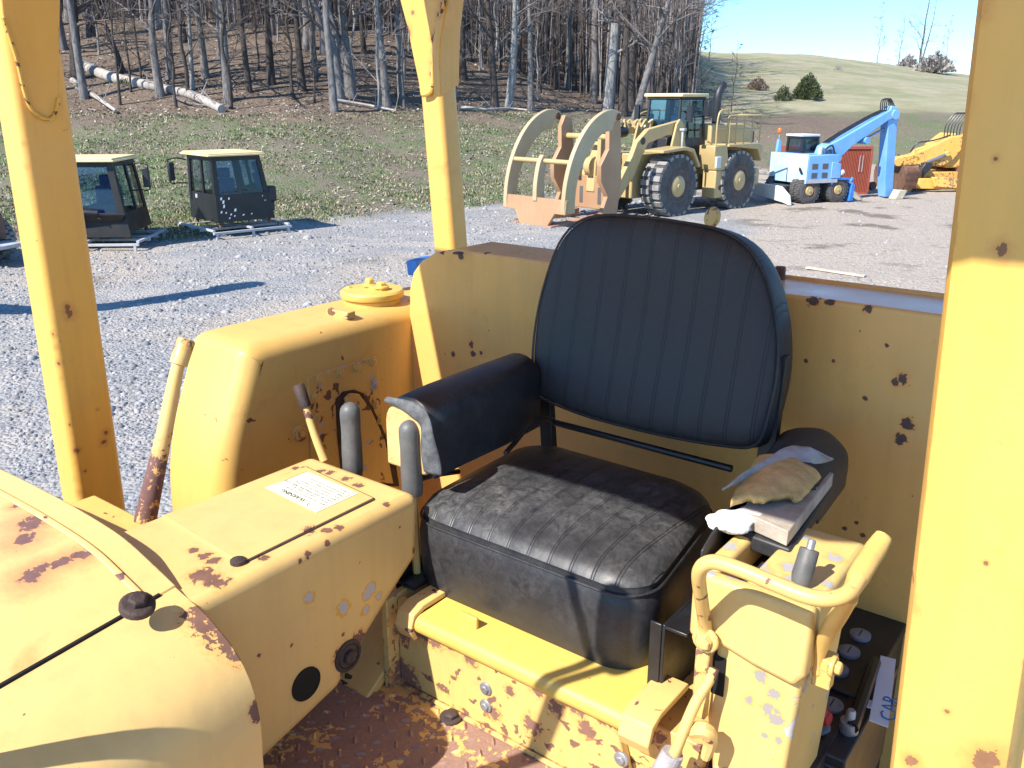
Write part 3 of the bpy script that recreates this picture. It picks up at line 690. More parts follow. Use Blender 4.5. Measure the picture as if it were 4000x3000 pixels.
# ---- roof posts
def post(name, base, top, su, sv, wz0, wz1, r=.022, mat='yellow_post', nr=6):
    """base/top: (u,v) of the corner nearest the camera-left front; box su x sv"""
    def sec(u, v): return rrect(u, u+su, v, v+sv, r, nr)
    A = sec(*base); B = sec(*top); m = MB()
    m.prism(A, 'w', wz0, wz1, poly2=B)
    return part(m, name, M[mat], sharp=30)
LPU = -2.20
a = P(304,1937,u=LPU); b = P(146,950,u=LPU); dv = P(492,2000,u=LPU)[1]-a[1]+.008
lean = (b[1]-a[1])/(b[2]-a[2])
du = LPU-P(228,1893,v=a[1])[0]
CAN = .50
lp = post('roof_post', (LPU-du-.004, a[1]+lean*(-1.5-a[2])), (LPU-du, a[1]+lean*(CAN-a[2])), du+.004, dv, -1.5, CAN, .020)
pu = LPU+.001
q = [P(x,y,u=LPU+.006) for x,y in ((10,60),(60,220),(100,380),(135,440),(190,465),(215,440),(230,380),(236,0),(236,-250),(-20,-250))]
part(MB().hull([Vector(p) for p in q], [Vector(p)-Vector((.008,0,0)) for p in q]), 'gusset', M['yellow_post'], lp, bevel=.003)
MV = 2.09
a = P(1690,980,v=MV); b = P(1768,970,v=MV); t0 = P(1640,400,v=MV); t1 = P(1700,400,v=MV)
su = b[0]-a[0]; k_ = (t0[0]-a[0])/(t0[2]-a[2]); sv = P(1835,960,u=b[0])[1]-MV
mp = post('roof_post', (a[0]+k_*(-1.3-a[2]), MV), (a[0]+k_*(CAN-a[2]), MV), su, sv, -1.3, CAN, .018)
q = [P(x,y,v=MV-.010) for x,y in ((1665,365),(1640,372),(1636,330),(1612,215),(1592,115),(1562,0),(1530,-130),(1500,-260),(1800,-260),(1765,-80),(1742,0),(1716,90),(1702,170),(1696,260),(1690,350),(1680,368))]
g_ = part(MB().hull([Vector(p) for p in q], [Vector(p)+Vector((0,.016,0)) for p in q]), 'gusset', M['yellow_post'], mp, bevel=.004)
ug = b[0]+.006
q = [P(x,y,u=ug) for x,y in ((1722,380),(1716,240),(1720,160),(1745,20),(1775,-120),(1850,-250),(1880,-250),(1838,-120),(1814,0),(1800,110),(1796,240),(1795,330))]
part(MB().hull([Vector(p) for p in q], [Vector(p)-Vector((.03,0,0)) for p in q]), 'gusset', M['yellow_post'], mp, bevel=.004)
part(MB().tube([P(x,y,v=MV-.013) for x,y in ((1757,-60),(1740,5),(1714,92),(1700,172),(1694,260),(1688,345),(1672,366),(1650,370))], .007, 7, k=4), 'weld_bead', M['weld'], mp)
part(MB().tube([P(x,y,u=LPU+.009) for x,y in ((12,70),(62,222),(102,382),(137,442),(192,467),(217,442),(231,382))], .005, 7, k=4), 'weld_bead', M['weld'], lp)
RPV = .93
u0 = P(3430,3000,v=RPV)[0]; u1 = P(3725,0,v=RPV)[0]; wr = P(3985,2677,v=RPV)[0]-P(3462,2677,v=RPV)[0]
z0 = P(3430,3000,v=RPV)[2]; z1 = P(3725,0,v=RPV)[2]
rp = post('roof_post', (u0+(u0-u1)*(1.6+z0)/(z1-z0)*-1*-1, RPV), (u1, RPV), wr, .13, -1.6, CAN, .026, nr=3)
# ---- canopy roof on the posts (above the picture), shading the seat
m = MB(); m.prism([(-1.95,.20),(-1.80,.10),(-.62,.12),(-.36,.27),(.02,.275),(.14,.36),(.14,2.36),(-1.98,2.36)], 'w', CAN, CAN+.035)
m.box(-2.32,-1.951,.97,1.09,CAN+.001,CAN+.034); m.box(-1.9,.1,.93,.98,CAN-.06,CAN-.001); m.box(-1.95,.1,2.1,2.16,CAN-.06,CAN-.001)
part(m, 'canopy', M['yellow_post'], bevel=.006)

# ---- levers
def tube_part(name, pts, r, mat, parent=None, n=12, k=4, **kw):
    return part(MB().tube(pts, r, n, k=k), name, M[mat], parent, **kw)
LU = -1.60
lv = tube_part('lever', [P(566,2040,u=LU), P(600,1880,u=LU), P(640,1700,u=LU), P(690,1450,u=LU), P(708,1400,u=LU)], [.023,.020,.0165,.0135,.013], 'lever_paint')
a = Vector(P(696,1425,u=LU)); b = Vector(P(730,1325,u=LU)); d_ = (b-a).normalized()
part(MB().lathe([(.013,0),(.0185,.001),(.0185,(b-a).length*.94),(.016,(b-a).length)], a, d_, 18), 'grip', M['lever_paint'], lv, sharp=50)
part(MB().box(-1.95,-1.453,.50,.90,-.93,-.895), 'side_deck', M['yellow'], bevel=.006)
LV2 = 1.30
l2 = tube_part('lever', [P(1268,1800,v=LV2), P(1230,1700,v=LV2), P(1192,1580,v=LV2)], [.0115,.0105,.0095], 'lever_paint')
a = Vector(P(1195,1590,v=LV2)); b = Vector(P(1165,1502,v=LV2)); d_ = (b-a).normalized(); L = (b-a).length
part(MB().lathe([(.0135,0),(.0145,.004),(.0145,L*.96),(.012,L)], a, d_, 16), 'knob', M['dark_rust'], l2, sharp=50)
for (xt,yt,xb,yb,v_) in ((1365,1572,1380,1850,1.175),(1596,1642,1612,1925,1.18)):
    a = Vector(P(xb,yb,v=v_)); b = Vector(P(xt,yt,v=v_)); d_ = (b-a).normalized(); L = (b-a).length
    st = part(MB().tube([a-d_*.30, a], .009, 8), 'lever', M['lever_paint'])
    rad = .0225
    pr_ = [(rad*.9,-.004),(rad,.01)]+[(rad*.99,L*.35),(rad*.93,L*.6),(rad*.97,L*.8)]+[(rad*.97*math.cos(R(t)), L-rad+rad*math.sin(R(t))) for t in (0,20,40,60,75,86)]
    part(MB().lathe(pr_, a, d_, 20), 'grip', M['rubber_grip'], st, sharp=60)

shadow_lever = part(MB().tube([(-1.12,.20,-.78),(-.94,.27,-.34),(-.845,.303,-.10)], .011, 8, k=3), 'lever', M['lever_paint'])  # unseen lever, added only to cast its shadow on the cushion
part(MB().lathe([(.024,-.006),(.029,.012),(.0285,.10)]+[(.0285*math.cos(R(t_)), .125+.0285*math.sin(R(t_))) for t_ in (0,25,50,70,86)], (-.845,.303,-.11), (.04,.02,1), 18), 'grip', M['rubber_grip'], shadow_lever, sharp=60)
part(MB().tube([(-1.12,.22,-.78),(-.915,.29,-.22),(-.892,.302,-.10),(-.935,.30,.035)], .011, 8, k=3), 'lever', M['lever_paint'])  # second added lever out of view, thin arm of the same shadow

# ---- control box beside the seat
BV = 1.125
m = MB(); bu0, bu1 = -.466, -.322
lo = P(2840,2950,v=BV)[2]
m.prism([(bu0+.006,-.80),(bu1-.002,-.80),(bu1-.016,lo-.10),(bu0+.022,lo-.10),(bu0-.002,lo+.05)], 'v', BV+.004, 1.33)
cb = part(m, 'control_box', M['yellow_primer'], bevel=.010, seg=3)
m = MB(); ct = -.69
m.prism([(-.503,-.806),(-.503,ct-.0),(-.315,ct-.0),(-.315,-.80),(-.33,-.825),(-.40,-.815),(-.46,-.80)], 'v', BV-.012, BV+.015)
m.box(-.503,-.472,BV+.0151,1.40,-.80,ct); m.box(-.428,-.315,BV+.0151,1.37,-.806,ct); m.box(-.4719,-.4281,1.34,1.37,-.80,ct-.012)
part(m, 'box_cover', M['yellow_cover'], cb, bevel=.009, seg=3)
part(MB().box(-.4715,-.4285,BV+.016,1.339,-.80,-.745), 'slot', M['dark_rust'], cb)
hpts = [P(2762,2520,v=1.112),P(2752,2430,v=1.10),P(2738,2330,v=1.06),P(2730,2250,v=1.03),P(2748,2208,v=1.02),P(2800,2196,v=1.02),P(2900,2228,v=1.02),P(3030,2282,v=1.02),P(3150,2328,v=1.02),P(3240,2340,v=1.03),P(3310,2318,v=1.05),P(3352,2262,v=1.08)]
hd = tube_part('handle', hpts, .0108, 'yellow_rusty', cb, k=5)
tube_part('handle_grip', [P(3318,2318,v=1.06),P(3340,2280,v=1.075),P(3352,2255,v=1.09),P(3375,2215,v=1.11),P(3420,2145,v=1.15),P(3452,2095,v=1.17)], [.0108,.0125,.0145,.0148,.0148,.012], 'yellow', cb, k=3)
tube_part('handle_leg', [P(3322,2330,v=1.06),P(3285,2390,v=1.09),P(3240,2460,v=1.13),P(3210,2520,v=1.15),P(3195,2580,v=1.155),P(3192,2630,v=1.155)], [.0105,.012,.013,.011,.008,.008], 'yellow', cb, k=3)
m = MB(); c = P(3225,2592,v=1.16); m.box(c[0]-.012,c[0]+.012,1.15,1.18,c[2]-.012,c[2]+.012); m.bolt((c[0]+.012,c[1],c[2]),(1,0,0),.010,.012)
c = P(3215,2640,v=1.16); m.box(c[0]-.014,c[0]+.014,1.15,1.17,c[2]-.015,c[2]+.015)
part(m, 'pivot', M['yellow'], cb, bevel=.002)
m = MB(); c = P(2755,2500,v=1.10); m.bolt(c, (0,-1,0), .013, .012)
A = P(2758,2530,v=1.12); B = P(2735,2790,v=1.12)
m.hull([(A[0]-.013,1.11,A[2]),(A[0]+.011,1.11,A[2]),(B[0]+.012,1.11,B[2]),(B[0]-.012,1.11,B[2])],[(A[0]-.013,1.125,A[2]),(A[0]+.011,1.125,A[2]),(B[0]+.012,1.125,B[2]),(B[0]-.012,1.125,B[2])])
part(m, 'linkage_bar', M['yellow_rusty'], cb, bevel=.002)
A = P(2770,2560,v=1.121); part(MB().box(A[0]+.005,A[0]+.026,1.1265,1.14,A[2]-.07,A[2]+.0), 'slot', M['black_void'], cb)
tube_part('linkage_rod', [P(2790,2610,v=1.10),P(2768,2660,v=1.09),P(2720,2740,v=1.075),P(2680,2830,v=1.06),P(2645,2920,v=1.05),P(2628,2960,v=1.05)], [.008,.0085,.009,.009,.009,.009], 'lever_paint', cb)
tube_part('linkage_boot', [P(2630,2940,v=1.05),P(2590,3020,v=1.04),P(2560,3080,v=1.03)], [.0175,.0195,.020], 'backing', cb)
m = MB(); A = P(2700,2855,v=1.07); B = P(2790,2830,v=1.07)
m.tube([A, P(2750,2850,v=1.07), P(2775,2890,v=1.08), P(2755,2960,v=1.08)], [.012,.014,.012,.008], 8, k=4)
part(m, 'hook', M['lever_paint'], cb)
m = MB()
for (x,y) in ((2800,2940),(2720,2900)):
    c = P(x,y,v=1.16); m.box(c[0]-.05,c[0]+.04,1.15,1.2,-1.25,c[2])
part(m, 'mount', M['dark_rust'], cb, bevel=.004)
tube_part('hose', [P(2850,2985,v=1.14),P(2866,3040,v=1.14),P(2876,3110,v=1.14)], .014, 'red', cb)
a = Vector(P(3118,2300,w=ct-.0)); b = Vector(P(3168,2128,v=1.19)); d_ = (b-a).normalized(); L = (b-a).length
l3 = part(MB().lathe([(.006,-.01),(.006,L+.006),(.0045,L+.008)], a, d_, 14), 'lever', M['lead'], cb)
part(MB().lathe([(.0125,.008),(.0155,.02),(.0150,L*.5),(.0145,L*.88),(.0135,L*.9),(.0065,L*.905)], a, d_, 18), 'grip', M['rubber_grip'], cb, sharp=50)
# battery tray walls
m = MB(); m.box(-.33,.3,1.10,1.80,-1.62,-1.60); part(MB().box(-.345,-.33,1.15,WV-.001,-1.62,-1.1), 'tray_wall', M['dark_rust'])
part(m, 'battery_tray', M['dark_rust'], bevel=.003)
# fitting that shows over the backrest
c = P(2790,850,v=2.35); part(MB().tube([(c[0],c[1]+.02,-1.2),(c[0],c[1]+.02,c[2]-.04)], .03, 10), 'rear_fitting', M['rust'])
part(MB().lathe([(.028,0),(.030,.008),(.028,.014),(.012,.018)], (c[0],c[1],c[2]), (-.5,-1,.25), 20), 'fitting_cap', M['yellow_rusty'], bpy.data.objects['rear_fitting'])
# hull and track so the machine stands on the ground
m = MB(); m.box(-2.05,.05,-1.5,2.4,-2.9,-1.64); part(m, 'hull', M['yellow'], bevel=.02)
for u_ in (-2.75,.06):
    m = MB(); pr_ = []
    for k in range(24):
        a_ = 2*math.pi*k/24; x = math.cos(a_); pr_.append((.5+(1.45 if x>0 else -1.45)+.5*x, -CAM_H+.52+.5*math.sin(a_)))
    m.prism(pr_, 'u', u_, u_+.55); part(m, 'track', M['dark_rust'], bevel=.01)

# ---- batteries in the tray and the things lying on them
def battery(c, label, rz=0):
    root = empty('battery', W(c[0],c[1],c[2]), -PSI+rz)
    tag(root, label, 'battery', 'batteries in the tray beside the seat')
    m = MB(); m.box(-.17,.17,-.085,.085,0,.20); o = m.build('case', M['battery_case'], root, bevel=.006)
    m = MB(); m.box(-.172,.172,-.088,.088,.2005,.222); m.box(-.172,-.06,.03,.088,.2225,.230); m.build('lid', M['battery_case'], root, bevel=.005)
    for k in range(3):
        x = -.115+k*.075
        m = MB(); m.lathe([(.022,.222),(.022,.229),(.019,.231)], (x, -.02, 0), (0,0,1), 24); 
        m.box(x-.013,x+.013,-.0213,-.0187,.2312,.2318,1)
        m.build('cell_cap', [M['battery_cap'], M['ink']], root)
    for x in (-.135, .14):
        m = MB(); m.lathe([(.016,.222),(.016,.232),(.008,.234),(.0075,.25),(.006,.253)], (x,.055,0), (0,0,1), 16); m.build('terminal', M['lead'], root, sharp=45)
    return root
bt = P(3318,2537,w=-1.085)
bA = battery((bt[0]-.02, bt[1]+.04, -1.085-.231), 'dark battery behind the lever box, the farther one, with a white strip label on it', R(90))
bt2 = P(3250,2745,w=-1.095)
bB = battery((bt2[0]-.02, bt2[1]+.04, -1.095-.231), 'dark battery nearer the camera, red cable clamp on its terminal', R(90))
# strip label with blue lettering on the farther battery
q = [Vector(P(x,y,w=-1.088)) for x,y in ((3395,2812),(3440,2560),(3500,2575),(3470,2840))]
ri_ = bA.matrix_basis.inverted(); loc = [ri_ @ Vector(W(*p)) for p in q]
m = MB(); m.hull(loc, [p-Vector((0,0,.002)) for p in loc])
dx = (loc[1]-loc[0]).normalized(); dy = Vector((-dx.y, dx.x, 0))
mt = Matrix.Translation(loc[0]+dx*.012-dy*.044+Vector((0,0,.001))) @ Matrix(((dx.x,dy.x,0,0),(dx.y,dy.y,0,0),(0,0,1,0),(0,0,0,1)))
m.text('CAR', .040, mt, 1)
m.build('strip_label', [M['white_paper'], M['blue_ink']], bA, recalc=False)
rb_ = bB.matrix_basis.inverted()
def LB(x, y, w): return rb_ @ Vector(W(*P(x, y, w=w)))
m = MB(); m.tube([LB(3150,2770,-1.05),LB(3190,2780,-1.06),LB(3215,2800,-1.07),LB(3240,2812,-1.07)], [.016,.020,.016,.012], 9, k=4); m.ball(LB(3200,2770,-1.05), (.016,.014,.014)); m.build('cable_clamp', M['red'], bB)
c = LB(3318,2830,-1.09); m = MB(); m.lathe([(.017,-.02),(.017,.008),(.009,.010),(.0085,.028),(.006,.032)], c, (0,0,1), 16); m.build('terminal', M['lead'], bB, sharp=45)
q = [LB(x,y,-1.092) for x,y in ((3376,2728),(3385,2760),(3470,2785),(3470,2752))]
m = MB(); m.hull(q, [p-Vector((0,0,.002)) for p in q]); m.build('paper_scrap', M['white_paper'], bB)
m = MB(); m.tube([(.13,-.05,.24),(.05,-.06,.25),(-.10,-.075,.24)], .012, 8, k=3); m.build('cable', M['black_metal'], bB)
p0, p1 = P(3215,2672,w=-1.07), P(3480,2760,w=-1.07)
# ================================================================ ground
def lerp_pts(x, pts):
    if x <= pts[0][0]: return pts[0][1]
    for (a, fa), (b, fb) in zip(pts, pts[1:]):
        if x <= b: return fa+(fb-fa)*(x-a)/(b-a)
    return pts[-1][1]
def sst(a, b, x):
    t = min(max((x-a)/(b-a), 0), 1); return t*t*(3-2*t)
def Ye(X): return lerp_pts(X, [(-60,14),(-14,20.5),(-9,22.3),(-6.3,25.6),(-3,28.6),(0,31),(4,36),(10,41),(20,46),(70,52)])
def hgt(X, Y):
    d = Y-Ye(X)
    zl = lerp_pts(d, [(0,0),(1.5,.12),(6,.45),(14,1.75),(20,2.75),(24,3.2),(75,17),(140,24)])
    q = X/max(Y, 1)
    k = .098*(1-.42*sst(.28,.55,q))
    yc = 150-max(0,d+Ye(X)-150)
    zr = lerp_pts(d, [(0,0),(3,0.05),(12,2.0),(20,2.8)])+max(0, min(d,150-Ye(X))-20)*k-max(0,Y-152)*.05
    t = sst(5, 17, X-(Y-45)*.13)
    z = zl*(1-t)+zr*t
    a = sst(-1, 8, d)
    z += (.035+.14*a)*mnoise.noise(Vector((X*.35, Y*.35, 0)))+(.018+.05*a)*mnoise.noise(Vector((X*1.3, Y*1.3, 4)))
    if d < 0: z += .02*mnoise.noise(Vector((X*3.1, Y*3.1, 9)))
    if Y < 6: z *= sst(-2, 6, Y)
    return z
def onground(x, y, t0=9, t1=165):
    r = ray(x, y); t = t0
    while t < t1:
        X, Y, Z = r[0]*t, r[1]*t, CAM_H+r[2]*t
        if Z < hgt(X, Y): return Vector((X, Y, hgt(X, Y)))
        t *= 1.004
    return Vector((r[0]*t1, r[1]*t1, hgt(r[0]*t1, r[1]*t1)))

gm = MB(); NCOL = 300
rows = [-45,-25,-12,-4,0,3]+[4*(43**(i/250)) for i in range(251)]+[190,230,300]
zone = []
for Y in rows:
    for i in range(NCOL+1):
        X = (i/NCOL*2-1)*1.05*(max(Y,0)+16)
        gm.v.append(Vector((X, Y, hgt(X, Y) if Y < 200 else hgt(X,190)-(Y-190)*.1)))
        d = Y-Ye(X); n1 = mnoise.noise(Vector((X*.25, Y*.25, 2))); n2 = mnoise.noise(Vector((X*.9, Y*.9, 5)))
        right = sst(3, 12, X-(Y-30)*.2)
        grav = 1-sst(-1.2, 1.0, d+n2*1.6)
        dirt = sst(-.15, .45, right*1.5-.35+n1*.6) if d < 3 else 0
        dirt = max(dirt, .75*sst(.0,.5,n1+.1)*(1 if 11 < Y < 22 and X < 2 else 0))
        fieldw = sst(6, 17, X-(Y-45)*.13)*sst(16, 21, d+n1*2)
        leaf = (1-fieldw)*sst(15, 21, d+n1*4+n2*2)
        leaf = max(leaf, sst(6, 17, X-(Y-45)*.13)*sst(7,10,d+n2)*(1-sst(14,18,d+n1*3))*(1-.85*sst(.36,.44,X/max(Y,1)+n1*.06)))
        zone.append((grav, dirt, leaf, fieldw))
W_ = NCOL+1
gm.f = [[j*W_+i, j*W_+i+1, (j+1)*W_+i+1, (j+1)*W_+i] for j in range(len(rows)-1) for i in range(NCOL)]; gm.m = [0]*len(gm.f)
t = NT('ground'); co = t.coord('Object')
at = t.n('Attribute'); at.attribute_name = 'zone'; sp = t.n('SeparateColor'); t.l(at.outputs['Color'], sp.inputs[0])
nA = t.noise(co, .9, 6, .6); nB = t.noise(co, 9, 6, .65); nC = t.noise(co, 38, 4, .6)
vor = t.n('TexVoronoi'); vor.inputs['Scale'].default_value = 22; t.l(co, vor.inputs['Vector'])
vor2 = t.n('TexVoronoi'); vor2.inputs['Scale'].default_value = 9; t.l(co, vor2.inputs['Vector'])
gr = t.mix(t.ramp(nB, .3, .7), (.175,.17,.165), (.335,.325,.31))
vsep = t.n('SeparateColor'); t.l(vor.outputs['Color'], vsep.inputs[0])
gr = t.mix(t.math('MULTIPLY', vsep.outputs[0], .45), gr, (.42,.41,.395))
gr = t.mix(t.ramp(nA, .5, .62), gr, (.37,.345,.31)); gr = t.mix(t.math('MULTIPLY', t.ramp(t.noise(t.coord('Object',(.16,.9,1)),1.6,5,.6),.52,.62), .75), gr, (.40,.36,.31)); gr = t.mix(t.math('MULTIPLY', t.ramp(t.noise(t.coord('Object',(.3,1.2,1)),2.6,5,.65),.6,.7), .6), gr, (.13,.125,.12))
di = t.mix(t.ramp(nB, .35, .65), (.34,.285,.225), (.48,.41,.335)); di = t.mix(t.ramp(t.noise(co,.5,5),.56,.64), di, (.20,.165,.13))
di = t.mix(t.ramp(t.noise(t.coord('Object',(.5,3,1)),2.2,5),.60,.68), di, (.24,.20,.165))
lf = t.mix(t.ramp(nB, .35, .65), (.10,.075,.055), (.24,.18,.135)); lf = t.mix(t.ramp(nC, .58, .7), lf, (.36,.29,.22))
gs = t.mix(t.ramp(nB, .36, .62), (.10,.11,.055), (.22,.185,.13)); gs = t.mix(t.ramp(nA, .42, .62), gs, (.11,.155,.05)); gs = t.mix(t.ramp(nC, .56, .64), gs, (.42,.38,.32)); gs = t.mix(t.ramp(t.noise(co,24,3), .60, .66), gs, (.07,.055,.045))
gs = t.mix(t.ramp(t.noise(co,.35,4),.5,.62), gs, (.20,.165,.12))
fd = t.mix(t.ramp(t.noise(co,.30,7,.65), .38, .62), (.29,.275,.155), (.40,.355,.245)); fd = t.mix(t.ramp(t.noise(t.coord('Object',(.25,1,1)),.22,6),.52,.62), fd, (.40,.34,.25)); fd = t.mix(t.ramp(nB,.45,.7), fd, (.27,.26,.135)); fd = t.mix(t.ramp(t.noise(co,1.6,6,.7),.56,.70), fd, (.42,.36,.26)); fd = t.mix(t.math('MULTIPLY',t.ramp(t.noise(co,.12,4),.5,.62),.6), fd, (.22,.235,.115))
c = t.mix(sp.outputs[0], gs, gr); c = t.mix(sp.outputs[1], c, di); c = t.mix(sp.outputs[2], c, lf); c = t.mix(at.outputs['Alpha'], c, fd)
h = t.math('ADD', t.math('MULTIPLY', vor.outputs['Distance'], -.7), t.math('MULTIPLY', nB, 1.0)); h = t.math('ADD', h, t.math('MULTIPLY', vor2.outputs['Distance'], -.5))
t.set(c, .95, t.bump(h, .8, .05), None, .15)
go = gm.build('ground', t.m, recalc=False, sharp=180)
ca = go.data.color_attributes.new('zone', 'FLOAT_COLOR', 'POINT')
ca.data.foreach_set('color', [q for z in zone for q in z])
tag(go, 'gravel yard and dirt track rising to a grassy bank, leafy woodland floor and a pale hill field', None, kind='structure')

def scatter(name, label, n, gen, mats, fn, cat):
    m = MB(); k = 0
    while k < n:
        r_ = gen()
        if r_ is None: continue
        fn(m, *r_); k += 1
    return tag(m.build(name, mats, recalc=False, sharp=180), label, cat, kind='stuff')
# loose stones on the yard
def gen_stone():
    Y = 7.5*(5.6**rnd.random()); X = rnd.uniform(-.62,.62)*Y
    d = Y-Ye(X)
    if d > 1.5: return None
    if X-(Y-30)*.2 > 5 and rnd.random() > .10: return None
    if mnoise.noise(Vector((X*.6, Y*.9, 3))) < rnd.uniform(-.6,.25): return None
    s = .012*Y**.45*rnd.lognormvariate(0,.45)*.55
    return X, Y, min(s, .14)
ico = [(0,0,1),(.9,0,.35),(.3,.85,.4),(-.75,.5,.35),(-.7,-.55,.4),(.25,-.9,.3),(.75,.55,-.4),(-.3,.9,-.4),(-.9,0,-.4),(-.25,-.85,-.4),(.8,-.5,-.4)]
icf = [(0,1,2),(0,2,3),(0,3,4),(0,4,5),(0,5,1),(1,6,2),(2,7,3),(3,8,4),(4,9,5),(5,10,1),(6,7,2),(7,8,3),(8,9,4),(9,10,5),(10,6,1)]
def put_stone(m, X, Y, s):
    a = rnd.random()*6.28; ca_, sa_ = math.cos(a), math.sin(a); z = hgt(X, Y)
    sx, sy, sz = s*rnd.uniform(.8,1.3), s*rnd.uniform(.7,1.1), s*rnd.uniform(.5,.9)
    m.add([(X+(p[0]*ca_*sx-p[1]*sa_*sy), Y+(p[0]*sa_*sx+p[1]*ca_*sy), z+p[2]*sz*rnd.uniform(.8,1.2)) for p in ico], icf, rnd.choice((0,0,1,1,2)))
sts = [plain('stone_a',(.30,.29,.28),.9,.2,3), plain('stone_b',(.20,.195,.19),.9,.2,3), plain('stone_c',(.37,.355,.335),.9,.2,3)]
scatter('gravel_stones', 'loose grey stones strewn over the yard', 15000, gen_stone, sts, put_stone, 'gravel')
# leaf litter
def gen_leaf():
    Y = 22*(4.2**rnd.random()); X = rnd.uniform(-.66,.42)*Y
    d = Y-Ye(X)
    if d < .6 or X-(Y-45)*.13 > 14: return None
    if d < 20 and rnd.random() > .10+.45*sst(-.2,.3,mnoise.noise(Vector((X*.3,Y*.3,8)))): return None
    return X, Y
def put_leaf(m, X, Y):
    z = hgt(X, Y)+.02; s = rnd.uniform(.025,.055)*(1+Y/70); a = rnd.random()*6.28; b = rnd.uniform(-.5,.5); 
    ca_, sa_ = math.cos(a)*s, math.sin(a)*s
    m.add([(X-ca_,Y-sa_,z),(X+sa_*.5,Y-ca_*.5,z+s*b),(X+ca_,Y+sa_,z+s*.3),(X-sa_*.5,Y+ca_*.5,z+s*(.4-b))], [(0,1,2,3)], rnd.choice((0,0,1,2)))
scatter('leaf_litter', 'dead brown and pale leaves lying on the bank and under the trees', 24000, gen_leaf,
        [plain('leaf_tan',(.34,.27,.19),.9,.3,2), plain('leaf_brown',(.16,.10,.065),.9,.3,2), plain('leaf_pale',(.38,.34,.28),.9,.2,2)], put_leaf, 'leaves')
def gen_grass():
    Y = 21*(2.6**rnd.random()); X = rnd.uniform(-.66,.25)*Y
    d = Y-Ye(X)
    if d < 0 or d > 21: return None
    if mnoise.noise(Vector((X*.3, Y*.3, 1))) < rnd.uniform(-.4,.35): return None
    return X, Y
def put_grass(m, X, Y):
    z = hgt(X, Y)-.01; mi = 0 if rnd.random() < .75 else 1
    for k in range(5):
        a = rnd.random()*6.28; h_ = rnd.uniform(.03,.075)*(1+.6*mi); w_ = .012+.0004*Y; x = X+rnd.uniform(-.2,.2); y = Y+rnd.uniform(-.2,.2)
        m.add([(x-w_*math.cos(a),y-w_*math.sin(a),z),(x+w_*math.cos(a),y+w_*math.sin(a),z),(x+rnd.uniform(-.06,.06),y+rnd.uniform(-.06,.06),z+h_)], [(0,1,2)], mi)
scatter('grass', 'short spring grass on the bank', 15000, gen_grass, [plain('grass_green',(.10,.145,.045),.8,.35,1), plain('grass_dry',(.40,.34,.22),.8,.3,1)], put_grass, 'grass')

# ================================================================ trees
def bark(name, a, b, sc_=3.0):
    t = NT(name); co = t.coord('Object',(sc_,sc_,sc_*.25)); n1 = t.noise(co, 3, 6, .65); n2 = t.noise(co, 14, 4, .6)
    c = t.mix(t.ramp(n1,.35,.65), a, b); c = t.mix(t.math('MULTIPLY',t.ramp(n2,.55,.7),.5), c, tuple(q*.5 for q in a))
    return t.set(c, .95, t.bump(t.math('ADD',n1,n2), .7, .05), None, .1)
BK = [bark('grey_bark',(.11,.10,.097),(.26,.24,.23)), bark('dark_bark',(.05,.042,.038),(.125,.105,.095)), bark('pale_bark',(.20,.19,.18),(.38,.36,.34))]
TW = [plain('twig_grey',(.17,.145,.135),.95,.25,1), plain('twig_brown',(.11,.085,.075),.95,.25,1), plain('twig_pale',(.32,.285,.27),.95,.2,1)]
RMIN = [.006]
def branches(m, start, d, L, r, depth, rg, n=4, droop=.0):
    r = max(r, RMIN[0])
    pts = [Vector(start)]; d = Vector(d).normalized(); k = 4 if depth > 1 else 3
    for i in range(k):
        d = (d+Vector((rg.uniform(-.22,.22), rg.uniform(-.22,.22), rg.uniform(-.10,.20)))).normalized()
        pts.append(pts[-1]+d*L/k)
    m.tube(pts, [r, r*.25], n if depth > 1 else 3, caps=False)
    if depth > 0:
        for q in range({3:6,2:6,1:5}[depth]):
            t_ = rg.uniform(.25,1)*k; i = min(int(t_), k-1); p = pts[i].lerp(pts[i+1], t_-i)
            ax = (pts[i+1]-pts[i]).normalized(); side = Vector((rg.gauss(0,1),rg.gauss(0,1),rg.gauss(0,.8))); side = (side-ax*side.dot(ax)).normalized()
            branches(m, p, ax*.75+side*.75+Vector((0,0,.15)), L*rg.uniform(.35,.55), r*.45, depth-1, rg, n)
